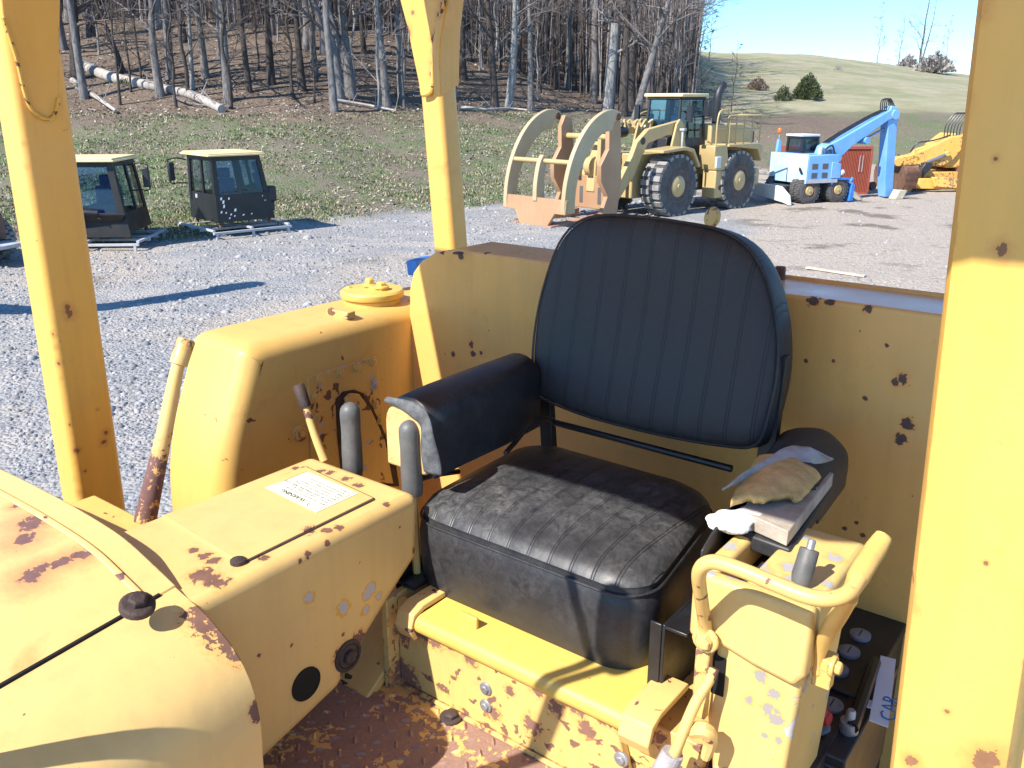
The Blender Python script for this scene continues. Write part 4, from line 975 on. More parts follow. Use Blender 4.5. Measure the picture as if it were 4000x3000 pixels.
def mk_tree(name, rg, H, r0, path=None, crown0=.4, nl=11, mi=0, ti=0, spread=1.0, depth=2, fork=False, snag=False):
    root = empty(name)
    if path is None:
        path = [Vector((0,0,-.4))]; lean = Vector((rg.uniform(-.04,.04), rg.uniform(-.04,.04), 0)); k = 9
        for i in range(1, k+1):
            path.append(Vector((lean.x*H*i/k+rg.uniform(-.12,.12), lean.y*H*i/k+rg.uniform(-.12,.12), H*i/k)))
    path = smoothpath(path, 3); m = MB(); n_ = len(path)
    rad = [r0*(1.35-.35*min(1,i/2.2))*(1-.85*i/(n_-1)) if not snag else r0*(1.3-.3*min(1,i/2))*(1-.25*i/(n_-1)) for i in range(n_)]
    m.tube(path, rad, 9)
    if fork:
        i0 = max(2, int(n_*.16)); p = path[i0]; q = [p]
        dd = Vector((rg.choice((-1,1))*.33, .1, 1)).normalized()
        for i in range(8): dd = (dd+Vector((rg.uniform(-.05,.05),rg.uniform(-.05,.05),.10))).normalized(); q.append(q[-1]+dd*H*.09)
        m.tube(smoothpath(q,2), [rad[i0]*.85, .03], 8)
    m.build('trunk', BK[mi], root, recalc=False, sharp=60)
    c = MB()
    for i in range(nl):
        f = crown0+(1-crown0)*((i+.6)/nl); j = min(int(f*(n_-1)), n_-2); p = path[j]
        a = rg.random()*6.28; up = rg.uniform(.15,.9)
        L = spread*H*rg.uniform(.16,.27)*(1.15-.65*max(0,(f-crown0)/(1-crown0)))
        branches(c, p, (math.cos(a), math.sin(a), up), L, max(rad[j]*.42,.012), depth, rg)
    c.build('crown', TW[ti], root, recalc=False, sharp=180)
    return root
def put(proto, X, Y, rz, s, label, group, first=False, cat='tree', dz=0):
    o = proto if first else copy_tree(proto)
    o.location = (X, Y, hgt(X, Y)+dz); o.rotation_euler = (0,0,rz); o.scale = (s,s,s)
    tag(o, label, cat, group); return o
rg = random.Random(21)
GRP = 'bare trees of the woodland'
protos = []
for i in range(5):
    protos.append([mk_tree('woodland_tree', rg, rg.uniform(17,22), rg.uniform(.17,.26), mi=(0,1,0,1,0)[i], ti=(0,1,0,1,1)[i], crown0=.32, nl=12), 'tall bare tree standing in the woodland above the bank', False])
for i in range(4):
    protos.append([mk_tree('young_tree', rg, rg.uniform(8,12), rg.uniform(.06,.09), mi=(0,1,2,1)[i], ti=(0,1,2,1)[i], crown0=.12, nl=13, depth=2, spread=.8), 'thin young bare tree growing between the big woodland trunks', False])
specials = []
def special(xb, yb, wpx, tx, label, mi=0, ti=0, bend=0.0, H=17, **kw):
    g = onground(xb, yb); Y = g.y; top = Vector(GY(tx, 0, Y))
    d = top-g; path = [Vector((0,0,-.4))]
    for k in range(1, 6):
        t_ = k/5; path.append(d*t_+Vector((bend*math.sin(t_*math.pi),0,0)))
    ext = d.normalized()*.6+Vector((0,0,.4)); L = max(H-d.z, 2)
    if not kw.get('snag'):
        for k in range(1, 5): path.append(path[5]+ext.normalized()*L*k/4+Vector((rg.uniform(-.2,.2),rg.uniform(-.2,.2),0)))
    else:
        path = path[:-1]
    r0 = wpx/3400*math.hypot(Y, CAM_H-g.z)*.5*.95
    o = mk_tree('bare_tree', rg, H, r0, path, crown0=kw.pop('crown0',.35), mi=mi, ti=ti, **kw)
    o.location = g; tag(o, label, 'tree'); specials.append((g.x, g.y)); return o
special(628, 378, 36, 590, 'grey trunk growing right beside the long fallen log', bend=-.12)
special(893, 402, 38, 862, 'straight grey trunk at the wood edge between the fallen log and the forked tree')
special(1322, 388, 48, 1222, 'thick trunk leaning left, just left of the forked tree', 0, 0, bend=.35)
special(1372, 378, 46, 1330, 'forked tree splitting low into two big stems', 0, 0, fork=True)
special(1512, 418, 34, 1470, 'grey trunk immediately left of the middle yellow roof post', 0, 1)
special(1568, 385, 30, 1545, 'slim grey trunk partly behind the middle yellow roof post', 0, 1)
special(300, 305, 52, 285, 'dark thick trunk close beside the left yellow roof post', 1, 1)
special(488, 288, 20, 372, 'slender dark tree leaning strongly left above the fallen log', 1, 1)
special(1060, 330, 34, 1040, 'dark trunk deep behind the bank, right of the straight grey trunk', 1, 1)
special(1180, 352, 34, 1150, 'dark trunk with bare side twigs left of the leaning thick trunk', 1, 1)
special(752, 348, 20, 735, 'thin pale trunk midway along the fallen log', 2, 2)
special(1935, 430, 34, 1905, 'dark trunk right of the middle roof post at the wood edge', 1, 1)
special(1985, 428, 34, 2012, 'grey-white twisted trunk behind the loader grapple', 2, 0, bend=.1)
special(2074, 435, 26, 2068, 'grey trunk standing above the left grapple arm', 0, 1)
special(2372, 445, 50, 2412, 'pale broken snag without a crown behind the loader', 2, 2, snag=True, H=9, nl=2, crown0=.6)
special(2432, 452, 40, 2455, 'dark trunk right beside the pale broken snag', 1, 1)
special(2478, 470, 34, 2612, 'wide branching tree leaning right over the loader cab', 0, 0, crown0=.28, nl=15, spread=1.15, depth=3, H=14)
special(2560, 470, 20, 2650, 'slender leaning tree behind the loader cab with fine spreading twigs', 1, 0, crown0=.25, nl=12, spread=1.1, H=13)
k = 0; tries = 0
while k < 255 and tries < 9000:
    tries += 1
    Y = 43*(2.75**(rg.random()**1.15)); X = rg.uniform(-.62, .21)*Y
    d = Y-Ye(X)
    if d < 21 or X > .19*Y: continue
    if any((X-a)**2+(Y-b)**2 < 1.2 for a, b in specials): continue
    specials.append((X, Y))
    q = protos[rg.choice((0,1,2,3,4,5,6,7,8,5,6,7))] if Y < 85 else protos[rg.choice((0,1,2,3,4))]
    put(q[0], X, Y, rg.random()*6.28, rg.uniform(.8,1.25), q[1], GRP, first=not q[2]); q[2] = True; k += 1
# the deep wood: a mass of thin stems
m = MB()
for i in range(8500):
    Y = rg.uniform(62,128); X = rg.uniform(-.64,.20)*Y; z = hgt(X, Y)-.2
    H_ = rg.uniform(5,13); r_ = rg.uniform(.03,.085); dx, dy = rg.uniform(-.8,.8), rg.uniform(-.5,.5); mi = rg.choice((0,0,1,1,2))
    m.tube([(X,Y,z),(X+dx*.4,Y+dy*.4,z+H_*.5),(X+dx,Y+dy,z+H_)], [r_,r_*.7,r_*.3], 3, mi, caps=False)
    for b in range(3):
        h_ = rg.uniform(.25,.9); a = rg.random()*6.28; L = rg.uniform(.8,2.6)
        p = (X+dx*h_, Y+dy*h_, z+H_*h_); m.tube([p, (p[0]+math.cos(a)*L, p[1]+math.sin(a)*L*.5, p[2]+L*rg.uniform(.2,.8))], [r_*.35,.012], 3, mi, caps=False)
tag(m.build('distant_wood', TW, recalc=False, sharp=180), 'mass of thin grey and brown stems deep in the wood', 'wood', kind='stuff')

# trees and shrubs on the hill
def hilltree(xb, yb, ht_px, label, **kw):
    g = onground(xb, yb, 60); s = ht_px/3400*g.y
    RMIN[0] = .022
    o = mk_tree('hill_tree', rg, s, kw.pop('r',.02)*s, **kw); o.location = g; tag(o, label, 'tree'); RMIN[0] = .006; return o
hilltree(3427, 246, 215, 'tall narrow pale tree, leftmost on the hill crest', mi=2, ti=2, crown0=.2, nl=16, spread=.55, r=.010)
hilltree(3462, 247, 62, 'tiny bare tree on the hill crest between two taller ones', mi=0, ti=2, crown0=.2, nl=8, r=.012)
hilltree(3508, 250, 215, 'bare tree with upswept branches second from left on the crest', mi=0, ti=2, crown0=.3, nl=13, spread=.8, r=.012)
hilltree(3592, 258, 330, 'largest forked bare tree on the crest near the right yellow post', mi=0, ti=2, crown0=.3, nl=14, fork=True, r=.016)
hilltree(3690, 285, 190, 'pale whitish tree on the crest touching the right yellow post', mi=2, ti=2, crown0=.1, nl=15, spread=.8, r=.011)
hilltree(2770, 245, 190, 'slender bare tree on the hill edge right of the woodland', mi=0, ti=0, crown0=.15, nl=14, spread=.7, r=.010)
hilltree(2857, 470, 250, 'thin bare sapling behind the loader engine', mi=1, ti=1, crown0=.35, nl=7, depth=1, spread=.8, r=.008)
hilltree(2735, 380, 190, 'spreading bare shrub tree left of the loader exhaust', mi=1, ti=1, crown0=.1, nl=10, depth=1, spread=1.0, r=.007)
def bush(xb, yb, wpx, hpx, label, mat, n, name='shrub', leaf=.1, t0=50):
    g = onground(xb, yb, t0); w_ = wpx/3400*g.y/2; h_ = hpx/3400*g.y; root = empty(name, g); tag(root, label, 'shrub')
    m = MB()
    for i in range(9):
        a = rg.random()*6.28; m.tube([(0,0,-.1),(math.cos(a)*w_*.35,math.sin(a)*w_*.35,h_*.5),(math.cos(a)*w_*.6,math.sin(a)*w_*.6,h_*.85)], [.05*h_/2,.01], 4, caps=False)
    m.build('stem', BK[1], root, recalc=False)
    m = MB()
    for i in range(n):
        while True:
            p = Vector((rg.uniform(-1,1), rg.uniform(-1,1), rg.uniform(0,1)))
            rad = math.hypot(p.x, p.y)
            if rad < (1-p.z**1.6)*.98+.05 and mnoise.noise(Vector((p.x*2.4,p.y*2.4,p.z*2.4+xb))) > -.28: break
        c = Vector((p.x*w_, p.y*w_, p.z*h_)); L = leaf*h_*rg.uniform(.6,1.4); dd = Vector((p.x*.8+rg.gauss(0,.35), p.y*.8+rg.gauss(0,.35), .7+rg.gauss(0,.3))).normalized()*L
        sd = dd.cross(Vector((rg.gauss(0,1),rg.gauss(0,1),rg.gauss(0,1)))).normalized()*L*.28
        m.add([c-sd*.4, c+dd*.5-sd, c+dd, c+dd*.5+sd], [(0,1,2,3)])
    m.build('foliage', mat, root, recalc=False, sharp=180)
    return root
EV = plain('juniper_needles', (.075,.095,.038), .85, .45, .9, .1); BR = plain('brown_brush', (.25,.18,.14), .95, .3, .6, .1); GB = plain('grey_brush', (.34,.31,.29), .95, .3, .4, .1)
bush(3152, 388, 104, 92, 'larger round evergreen shrub on the hill field', EV, 2600)
bush(3058, 395, 66, 58, 'small pointed evergreen shrub left of the larger one', EV, 1100)
bush(2958, 352, 76, 42, 'low reddish brown bush left of the evergreen shrubs', BR, 1200, leaf=.16)
bush(3548, 262, 90, 78, 'grey brush clump around the foot of the big forked crest tree', GB, 1500, leaf=.2)
bush(3650, 285, 130, 70, 'grey brush clump on the crest beside the right yellow post', GB, 1500, leaf=.2)
bush(3275, 275, 40, 16, 'little bare bush far off on the hill crest', GB, 300, leaf=.2)
bush(505, 330, 80, 26, 'small green bush beside the fallen log under the trees', EV, 500, leaf=.25, t0=30)

# fallen logs and branches
def log(pix, r0, r1, label, mat, name='fallen_log', up=.15):
    pts = []
    for (x, y) in pix:
        p = onground(x, y, 30); pts.append(p+Vector((0,0,up)))
    root_loc = pts[0].copy(); m = MB(); m.tube([p-root_loc for p in pts], [r0, r1], 9, k=5)
    for i in range(5):
        j = rg.randrange(len(pts)-1); p = pts[j].lerp(pts[j+1], rg.random())-root_loc
        m.tube([p, p+Vector((rg.uniform(-.8,.8), rg.uniform(-.3,.3), rg.uniform(.3,1)))], [r1*.3,.01], 5)
    o = m.build(name, mat, recalc=False, sharp=60); o.location = root_loc; tag(o, label, 'log'); return o
PL = plain('weathered_wood', (.36,.32,.28), .9, .25, 5, .4)
log([(310,262),(430,315),(560,345),(640,360),(745,385),(868,440)], .30, .20, 'long pale fallen log at the wood edge', PL)
log([(285,330),(345,370),(455,448)], .16, .07, 'splintered pale log fallen down the bank beside the left roof post', PL)
log([(300,360),(380,400),(420,430)], .08, .05, 'thin dead branch lying under the splintered log', BK[0])
log([(1290,402),(1420,420),(1548,445)], .09, .05, 'pale thin log lying along the bank top below the forked tree', PL)
log([(1800,432),(1900,440),(1990,436),(2060,442)], .10, .05, 'pale branch lying along the bank top behind the loader grapple', PL)
log([(680,395),(760,420),(900,432)], .07, .04, 'grey dead branch below the end of the long log', BK[0])
# ================================================================ machines in the yard
LY = (.47,.345,.15)
K = {}
K['loader'] = paint('loader_paint', LY, chip=.80, big=.4, rust=(.2,.1,.06), scale=.35, stain=.3, peel=.02)
K['loader_rust'] = paint('worn_grapple_paint', (.42,.26,.14), chip=.74, big=.6, rust=(.40,.24,.15), scale=.35, stain=.5, peel=.02, fade=(.36,.19,.10), fadeamt=.95)
K['clamp'] = paint('clamp_paint', (.43,.325,.17), chip=.72, big=.5, rust=(.36,.22,.14), scale=.35, stain=.25, peel=.02, fade=(.6,.47,.33), fadeamt=.5)
K['rusty_steel'] = plain('rusty_steel', (.36,.19,.12), .85, .3, 2.5, .3, dist=.02)
K['tyre'] = plain('tyre_rubber', (.085,.08,.077), .9, .35, 4, .3, dist=.01)
K['tyre_dusty'] = plain('dusty_tread', (.25,.235,.215), .95, .3, 4, .3, dist=.01)
K['rim_rust'] = plain('rusty_rim', (.16,.085,.055), .8, .4, 5, .2)
K['dark'] = plain('dark_machine_paint', (.022,.023,.026), .45, .3, 4, .1)
K['cabpaint'] = plain('cab_panel', (.013,.0125,.012), .5, .25, 3, .1)
K['glass'] = glass('window_glass', (.55,.70,.80)); K['glass_blue'] = glass('blue_tinted_glass', (.34,.50,.80))
K['blue'] = paint('blue_machine_paint', (.13,.36,.74), chip=.80, big=.3, rust=(.2,.17,.15), scale=.5, fade=(.36,.55,.78), peel=.02, stain=0, fadeamt=.5)
K['paleblue'] = paint('sunlit_blue_paint', (.38,.62,.80), chip=.85, big=.3, rust=(.3,.28,.25), scale=.5, fade=(.66,.78,.84), peel=.02, stain=0, fadeamt=.8)  # paler copy of the blue: sunlight on the end face put into the colour
K['orange'] = paint('orange_machine_paint', (.76,.40,.07), chip=.62, big=.6, rust=(.16,.09,.05), scale=.45, peel=.02)
K['redbox'] = paint('container_paint', (.32,.075,.045), chip=.78, big=.4, rust=(.45,.2,.14), scale=.5, fade=(.36,.12,.08), peel=.02)
K['offwhite'] = plain('off_white_paint', (.62,.62,.58), .6, .12, 2, .1)
K['roof'] = plain('cream_roof', (.74,.58,.30), .55, .08, 2, .1)
K['chrome'] = plain('cylinder_rod', (.55,.55,.56), .2, .1, 4, .05, metal=.9)
K['grille'] = plain('dark_grille', (.10,.09,.09), .8, .3, 30, .5)
K['galv'] = plain('grey_frame_steel', (.42,.42,.43), .6, .15, 5, .15)
K['seatcloth'] = plain('grey_seat_cloth', (.20,.25,.31), .9, .2, 12, .2)
K['beacon'] = plain('orange_lens', (.8,.16,.02), .3, .1, 5, 0)

def wheel(root, x, y, z, r, w, side, rimr=.52, lug=None):
    """tyre on an axle along local y; side +1 / -1 is the outer face"""
    m = MB(); prof = [(r*.50,-w/2),(r*.62,-w/2-.02),(r*.90,-w/2),(r*.965,-w*.42),(r*.97,w*.42),(r*.90,w/2),(r*.62,w/2+.02),(r*.50,w/2)]
    m.lathe(prof, (x,y,z), (0,1,0), 36, 0)
    nl_ = 22
    for k in range(nl_):
        a = 2*math.pi*k/nl_; 
        for sgn in (-1, 1):
            aa = a+(math.pi/nl_ if sgn > 0 else 0)
            mat = Matrix.Translation((x,y,z)) @ Matrix.Rotation(aa, 4, 'Y')
            m.box(-r*.085, r*.085, sgn*.02*w, sgn*w*.5, r*.90, r*1.0, 1, mat)
    t_ = m.build('wheel', [K['tyre'], lug or K['tyre_dusty']], root, sharp=35)
    o_ = y+side*w/2; m = MB()
    m.lathe([(r*rimr,-.10*side),(r*rimr,.015*side),(r*rimr*.94,.02*side),(r*rimr*.80,-.06*side)], (x,o_,z), (0,1,0), 28); m.build('rim', K['rim_rust'], t_, sharp=40)
    m = MB(); m.lathe([(r*rimr*.66,-.06*side),(r*rimr*.66,.0),(r*rimr*.58,.03*side),(r*rimr*.16,.035*side),(r*rimr*.14,.055*side)], (x,o_,z), (0,1,0), 24); m.build('hub', K['loader'], t_, sharp=40)
    return t_
def rail(root, paths, r, mat, name='handrail'):
    for p in paths: MB().tube(p, r, 7, k=4 if len(p) > 2 else 0).build(name, mat, root)

# ---------------------------------------------------------------- wheel loader with log grapple
fx, fy = -.75, -.66
LO = (5.29, 29.58); ld_ = empty('wheel_loader', (LO[0], LO[1], hgt(*LO)-.02), math.atan2(fy, fx))
tag(ld_, 'faded yellow wheel loader with a big curved log grapple, parked on the dirt', 'wheel loader')
for x_ in (1.6, -1.6):
    for s_ in (1, -1): wheel(ld_, x_, s_*1.2, .93, .95, .72, s_)
m = MB(); m.prism([(-3.25,1.25),(-3.1,2.55),(-2.5,2.72),(-.75,2.72),(-.75,1.1),(-2.9,1.0)], 'v', -.92, .92)
m.build('engine_hood', K['loader'], ld_, bevel=.05)
m = MB(); m.box(-3.32,-3.2,-.85,.85,1.2,2.45); m.build('grille', K['grille'], ld_, bevel=.02)
m = MB(); m.box(-3.6,-2.6,-1.0,1.0,.62,1.2); m.build('counterweight', K['loader'], ld_, bevel=.06)
m = MB(); m.box(-2.6,1.2,-.55,.55,.6,1.3); m.box(.9,2.7,-.62,.62,.55,1.9); m.build('frame', K['loader'], ld_, bevel=.04)
m = MB(); m.prism([(-.85,2.08),(-.20,2.08),(-.20,1.80),(-.35,1.30),(-.95,1.30),(-.95,1.7)], 'v', .9, 1.52); m.build('side_box', K['loader'], ld_, bevel=.03)
m = MB(); m.box(-.95,-.36,.98,1.50,.42,1.298); m.build('step_tank', K['loader'], ld_, bevel=.04)
m = MB(); m.lathe([(.08,0),(.08,.012)], (-.62,1.502,.75), (0,1,0), 16); m.build('cap', K['dark'], ld_)
m = MB(); m.box(-.48,-.22,1.53,1.60,1.38,1.74); m.build('lamp_box', K['offwhite'], ld_, bevel=.02)
m = MB(); m.prism([(-2.75,1.98),(-2.6,2.10),(-1.2,2.10),(-.86,2.10),(-.86,2.02),(-1.3,2.0),(-2.5,1.9),(-2.75,1.5)], 'v', .75, 1.58); m.build('rear_fender', K['loader'], ld_, bevel=.02)
m = MB(); m.prism([(2.45,2.02),(1.35,2.10),(.95,2.02),(.60,1.50),(.66,1.45),(1.0,1.92),(1.38,2.0),(2.45,1.94)], 'v', .8, 1.6); m.build('front_fender', K['loader'], ld_, bevel=.015)
# cab
def cabin(root, x0, x1, y0, y1, z0, zs, z1, inx=.10, iny=.08, paintm='dark', glassm='glass'):
    A = [(x0,y0),(x1,y0),(x1,y1),(x0,y1)]; B = [(x0+inx*.4,y0+iny),(x1-inx*1.6,y0+iny),(x1-inx*1.6,y1-iny),(x0+inx*.4,y1-iny)]
    def at_(i, z): f = (z-z0)/(z1-z0); return Vector((A[i][0]+(B[i][0]-A[i][0])*f, A[i][1]+(B[i][1]-A[i][1])*f, z))
    m = MB(); m.hull([at_(i,z0) for i in range(4)], [at_(i,zs) for i in range(4)]); m.build('lower_panel', K[paintm], root, bevel=.015)
    cen_ = Vector(((x0+x1)/2,(y0+y1)/2,0))
    m = MB()
    for i in range(4):
        p, q = at_(i,zs), at_(i,z1); m.tube([p.lerp(Vector((cen_.x,cen_.y,p.z)),.06), q.lerp(Vector((cen_.x,cen_.y,q.z)),.06)], .055, 6)
        a_, b_ = at_(i,z1), at_((i+1)%4,z1); m.tube([a_+(cen_-a_)*.06*Vector((1,1,0)).length*0+Vector((0,0,-.04)), b_+Vector((0,0,-.04))], .05, 6)
    m.build('pillars', K[paintm], root)
    for i in range(4):
        j = (i+1)%4; a_,b_,c_,d_ = at_(i,zs),at_(j,zs),at_(j,z1-.05),at_(i,z1-.05)
        def mid(p): return p+(Vector((cen_.x,cen_.y,p.z))-p)*.035
        m = MB(); m.add([mid(a_),mid(b_),mid(c_),mid(d_)], [(0,1,2,3)]); m.build('window', K[glassm], root, recalc=False)
    return at_
cabin(ld_, -.72, .72, -.72, .72, 1.72, 2.30, 3.55, .10, .06)
m = MB(); m.prism([(.72,1.72),(1.02,1.9),(.95,2.32),(.70,2.40)], 'v', -.5, .5); m.build('cab_front', K['dark'], ld_, bevel=.02)
m = MB(); m.box(-.72,.66,-.78,.78,3.55,3.66); m.build('cab_roof', K['roof'], ld_, bevel=.03)
m = MB(); m.box(-.15,.2,-.25,.25,2.2,2.5); m.box(-.25,-.1,-.25,.25,2.4,3.0); m.box(-.22,-.12,-.12,.12,3.0,3.2); m.build('seat', K['seatcloth'], ld_, bevel=.04)
m = MB(); m.tube([(.58,.78,3.45),(.62,1.05,3.42),(.62,1.05,2.95)], .018, 5); m.box(.57,.66,.98,1.16,2.80,3.32); m.build('mirror', K['dark'], ld_, bevel=.02)
m = MB(); m.tube([(.58,-.78,3.45),(.62,-1.05,3.42),(.62,-1.05,2.95)], .018, 5); m.box(.57,.66,-1.16,-.98,2.80,3.32); m.build('mirror', K['dark'], ld_, bevel=.02)
m = MB(); m.box(-.70,-.45,.74,.98,2.95,3.45); m.build('air_unit', K['dark'], ld_, bevel=.03)
m = MB(); m.tube([(.735,.1,2.42),(.69,-.12,2.95)], .016, 5); m.build('wiper', K['dark'], ld_)
m = MB(); m.tube([(-1.75,.35,2.6),(-1.75,.35,3.25),(-1.78,.35,3.62),(-1.92,.35,3.86),(-2.05,.35,3.93)], .135, 14, k=4); m.build('exhaust', K['dark'], ld_)
m = MB(); m.lathe([(.17,0),(.17,.35),(.12,.42)], (-1.25,-.4,2.7), (0,0,1), 14); m.build('air_intake', K['dark'], ld_)
rr2 = []
for x_ in (-2.65,-2.2,-1.75,-1.3,-.92): rr2.append([(x_,1.50,2.10),(x_,1.50,2.98)])
rr2 += [[(-2.65,1.50,2.98),(-1.3,1.50,2.98),(-.92,1.50,2.98),(-.80,1.50,2.9)],[(-2.65,1.5,2.55),(-.92,1.5,2.55)],[(-2.65,1.5,2.98),(-2.65,.6,2.98)],
        [(-.28,1.48,2.08),(-.28,1.48,2.75),(-.40,1.48,3.12),(-.75,1.48,3.15),(-.85,1.48,3.05)],[(-.28,1.48,2.6),(-.85,1.48,2.6)],[(-.85,1.48,2.08),(-.85,1.48,3.05)],
        [(-.28,-1.4,2.2),(-.28,-1.4,3.1),(-.75,-1.4,3.15)],[(.2,-1.4,2.0),(.2,-1.4,2.9),(-.28,-1.4,3.1)]]
rail(ld_, rr2, .026, K['loader'])
# boom arms, links, cylinders
for s_ in (.78, -.78):
    m = MB(); m.prism([(.55,2.48),(1.4,2.42),(2.3,2.20),(2.6,1.75),(2.85,1.30),(3.7,.42),(3.8,.75),(3.0,1.85),(2.8,2.25),(2.3,2.62),(.75,2.86),(.55,2.7)][::-1], 'v', s_-.09, s_+.09)
    m.build('boom_arm', K['loader'], ld_, bevel=.02)
    m = MB(); m.lathe([(.11,-.02),(.11,.012)], (2.55,s_+.09*(1 if s_>0 else -1),2.28), (0,1,0), 16); m.build('pin', K['dark'], ld_)
    m = MB(); m.tube([(1.3,s_*.6,1.4),(2.6,s_*.6,1.75)], .10, 10); m.build('lift_cylinder', K['loader'], ld_)
    m = MB(); m.prism([(.55,1.9),(1.35,1.9),(1.10,2.75),(.95,2.90),(.80,2.75)], 'v', s_+.12, s_+.20); m.build('tower_plate', K['loader'], ld_, bevel=.02)
m = MB(); m.lathe([(.20,0),(.20,.08),(.165,.1),(.165,1.15),(.10,1.2)], (3.55,0,2.42), (-1,0,.10), 18); m.build('tilt_cylinder', K['dark'], ld_)
m = MB()
for k in range(7):
    a = k*.9; m.tube([(1.2+.25*k,.1*math.sin(a),2.62),(1.3+.25*k,.15*math.cos(a),2.86),(1.5+.25*k,.1*math.sin(a*2),2.64)], .045, 6, k=4)
m.build('hoses', K['loader'], ld_)
m = MB(); m.tube([(.95,1.1,2.05),(.95,1.1,2.62)], .035, 8); m.box(.88,1.02,1.02,1.2,2.55,2.62); m.build('lamp_post', K['galv'], ld_, bevel=.01)
m = MB(); m.prism([(3.85,1.7),(3.4,2.5),(3.2,2.55),(3.5,1.6),(3.65,.8),(3.9,.8)], 'v', -.18, .18); m.build('tilt_link', K['loader'], ld_, bevel=.03)
# grapple: frame plates, tines, clamp arms
for s_ in (.98, -.98):
    m = MB(); m.prism([(4.55,2.95),(4.85,3.02),(5.02,2.7),(5.0,2.1),(5.32,1.65),(5.30,1.2),(5.0,.75),(5.22,.28),(4.55,.22),(4.42,1.2),(4.48,2.2)], 'v', s_-.08, s_+.08); m.build('frame_plate', K['loader_rust'], ld_, off=(.75,0,0), bevel=.015)
    m = MB(); m.prism([(4.5,.02),(4.5,.26),(5.2,.20),(7.05,.05),(7.1,.0)], 'v', s_*.72-.14, s_*.72+.14); m.build('fork_tine', K['rusty_steel'], ld_, off=(.75,0,0), bevel=.01)
    # clamp arm, curved band
    out = [(4.80,3.12),(5.15,3.20),(5.55,3.12),(6.0,2.86),(6.4,2.44),(6.72,1.9),(6.92,1.3),(7.0,.75),(7.0,.42)]
    inn = [(6.58,.42),(6.58,.80),(6.50,1.3),(6.30,1.74),(6.0,2.16),(5.68,2.46),(5.40,2.60),(5.15,2.64),(5.08,2.84),(4.95,2.90),(4.80,2.86)]
    sm = lambda q: [(p.x, p.z) for p in smoothpath([(a,0,b) for a,b in q], 4)]
    m = MB(); so = sm(out); si = sm(inn); n_ = min(len(so), len(si))
    m.prism(so+si, 'v', s_*1.25-.075, s_*1.25+.075); m.build('clamp_arm', K['clamp'], ld_, off=(.75,0,0), bevel=.012, ang=50)
    m = MB(); m.lathe([(.10,-.1),(.10,.1)], (4.93,s_*1.25,3.0), (0,1,0), 14); m.build('pin', K['rim_rust'], ld_, off=(.75,0,0))
m = MB(); m.prism(sm([(6.72,1.98),(6.86,1.75),(6.98,1.2),(7.0,.7)])+[(6.66,.7),(6.68,1.3),(6.6,1.72),(6.62,1.9)], 'v', -.02, .14); m.build('clamp_tooth', K['clamp'], ld_, off=(.75,0,0), bevel=.012, ang=50)
m = MB(); m.tube([(6.66,-1.22,1.80),(6.66,1.22,1.80)], .07, 12); m.build('clamp_bar', K['loader'], ld_, off=(.75,0,0))
m = MB(); pl = [(-1.325,.80),(1.325,.80),(1.325,.40),(.90,.40),(.62,.0),(-.52,.0),(-.80,.40),(-1.325,.40)]
m.hull([(6.96+.10*(.8-z),y,z) for y,z in pl], [(6.86+.10*(.8-z),y,z) for y,z in pl]); m.build('clamp_plate', K['loader_rust'], ld_, off=(.75,0,0), bevel=.012)
m = MB(); m.box(4.5,4.62,-.9,.9,.30,1.28); m.build('back_plate', K['loader_rust'], ld_, off=(.75,0,0), bevel=.02)
for y_ in (-.38,.38):
    m = MB(); m.box(4.621,4.63,y_-.07,y_+.07,.45,.95); m.build('slot', K['grille'], ld_, off=(.75,0,0), bevel=.005)
m = MB(); m.tube([(4.72,-.95,2.42),(4.72,.95,2.42)], .09, 10); m.build('cross_bar', K['loader'], ld_, off=(.75,0,0))
for y_ in (.38,-.52):
    m = MB(); m.prism([(4.60,2.4),(4.78,2.4),(4.78,1.25),(4.60,1.25)], 'v', y_, y_+.14); m.build('upright', K['loader'], ld_, off=(.75,0,0), bevel=.02)
m = MB(); m.lathe([(.30,-.12),(.30,.12)], (4.55,.0,1.55), (0,1,0), 18); m.build('boss', K['loader'], ld_, off=(.75,0,0), bevel=.02)

# ---------------------------------------------------------------- blue wheeled excavator
EB = math.atan2(.37, .93); EO = (10.33, 31.67)
ex_ = empty('wheeled_excavator', (EO[0], EO[1], hgt(*EO)-.02), EB)
tag(ex_, 'blue wheeled excavator with its boom raised and stick planted on the ground', 'excavator')
m = MB(); m.box(-.65,.65,-1,1,.72,1.66); eb = m.build('body', K['blue'], ex_, bevel=.03)
m = MB(); m.box(-.70,-.651,-1.0,1.0,.70,1.68); m.build('rear_cover', K['paleblue'], ex_, bevel=.02)  # thin slab carrying the painted-in sunlit tone of this end
m = MB(); m.prism([(-.86,1.02),(-.70,1.22),(-.62,1.24),(-.60,1.16),(-.74,1.0)], 'u', -.712, -.7005); m.build('vent', K['dark'], ex_)
for x_ in (-.36, .08):
    for z_ in (1.28, .98):
        m = MB(); m.box(x_-.12,x_+.12,-1.008,-1.0005,z_-.09,z_+.09); m.build('grille', K['grille'], ex_)
m = MB(); m.box(-.652,.66,-1.006,-1.0,.72,.84); m.build('sill', K['galv'], ex_)
m = MB(); m.prism([(.35,.86),(.78,.86),(.74,1.36),(.35,1.42)], 'v', -1.02, -.85); m.build('tool_box', K['blue'], ex_, bevel=.02)
m = MB(); m.lathe([(.10,0),(.10,.10),(.05,.13)], (.80,-.95,1.05), (1,0,0), 12); m.build('lamp', K['offwhite'], ex_)
cabin(ex_, -.1, .72, .10, .95, 1.6, 1.72, 2.22, .05, .04, 'dark', 'glass')
m = MB(); m.box(-.14,.66,.08,.97,2.22,2.30); m.build('cab_roof', K['offwhite'], ex_, bevel=.02)
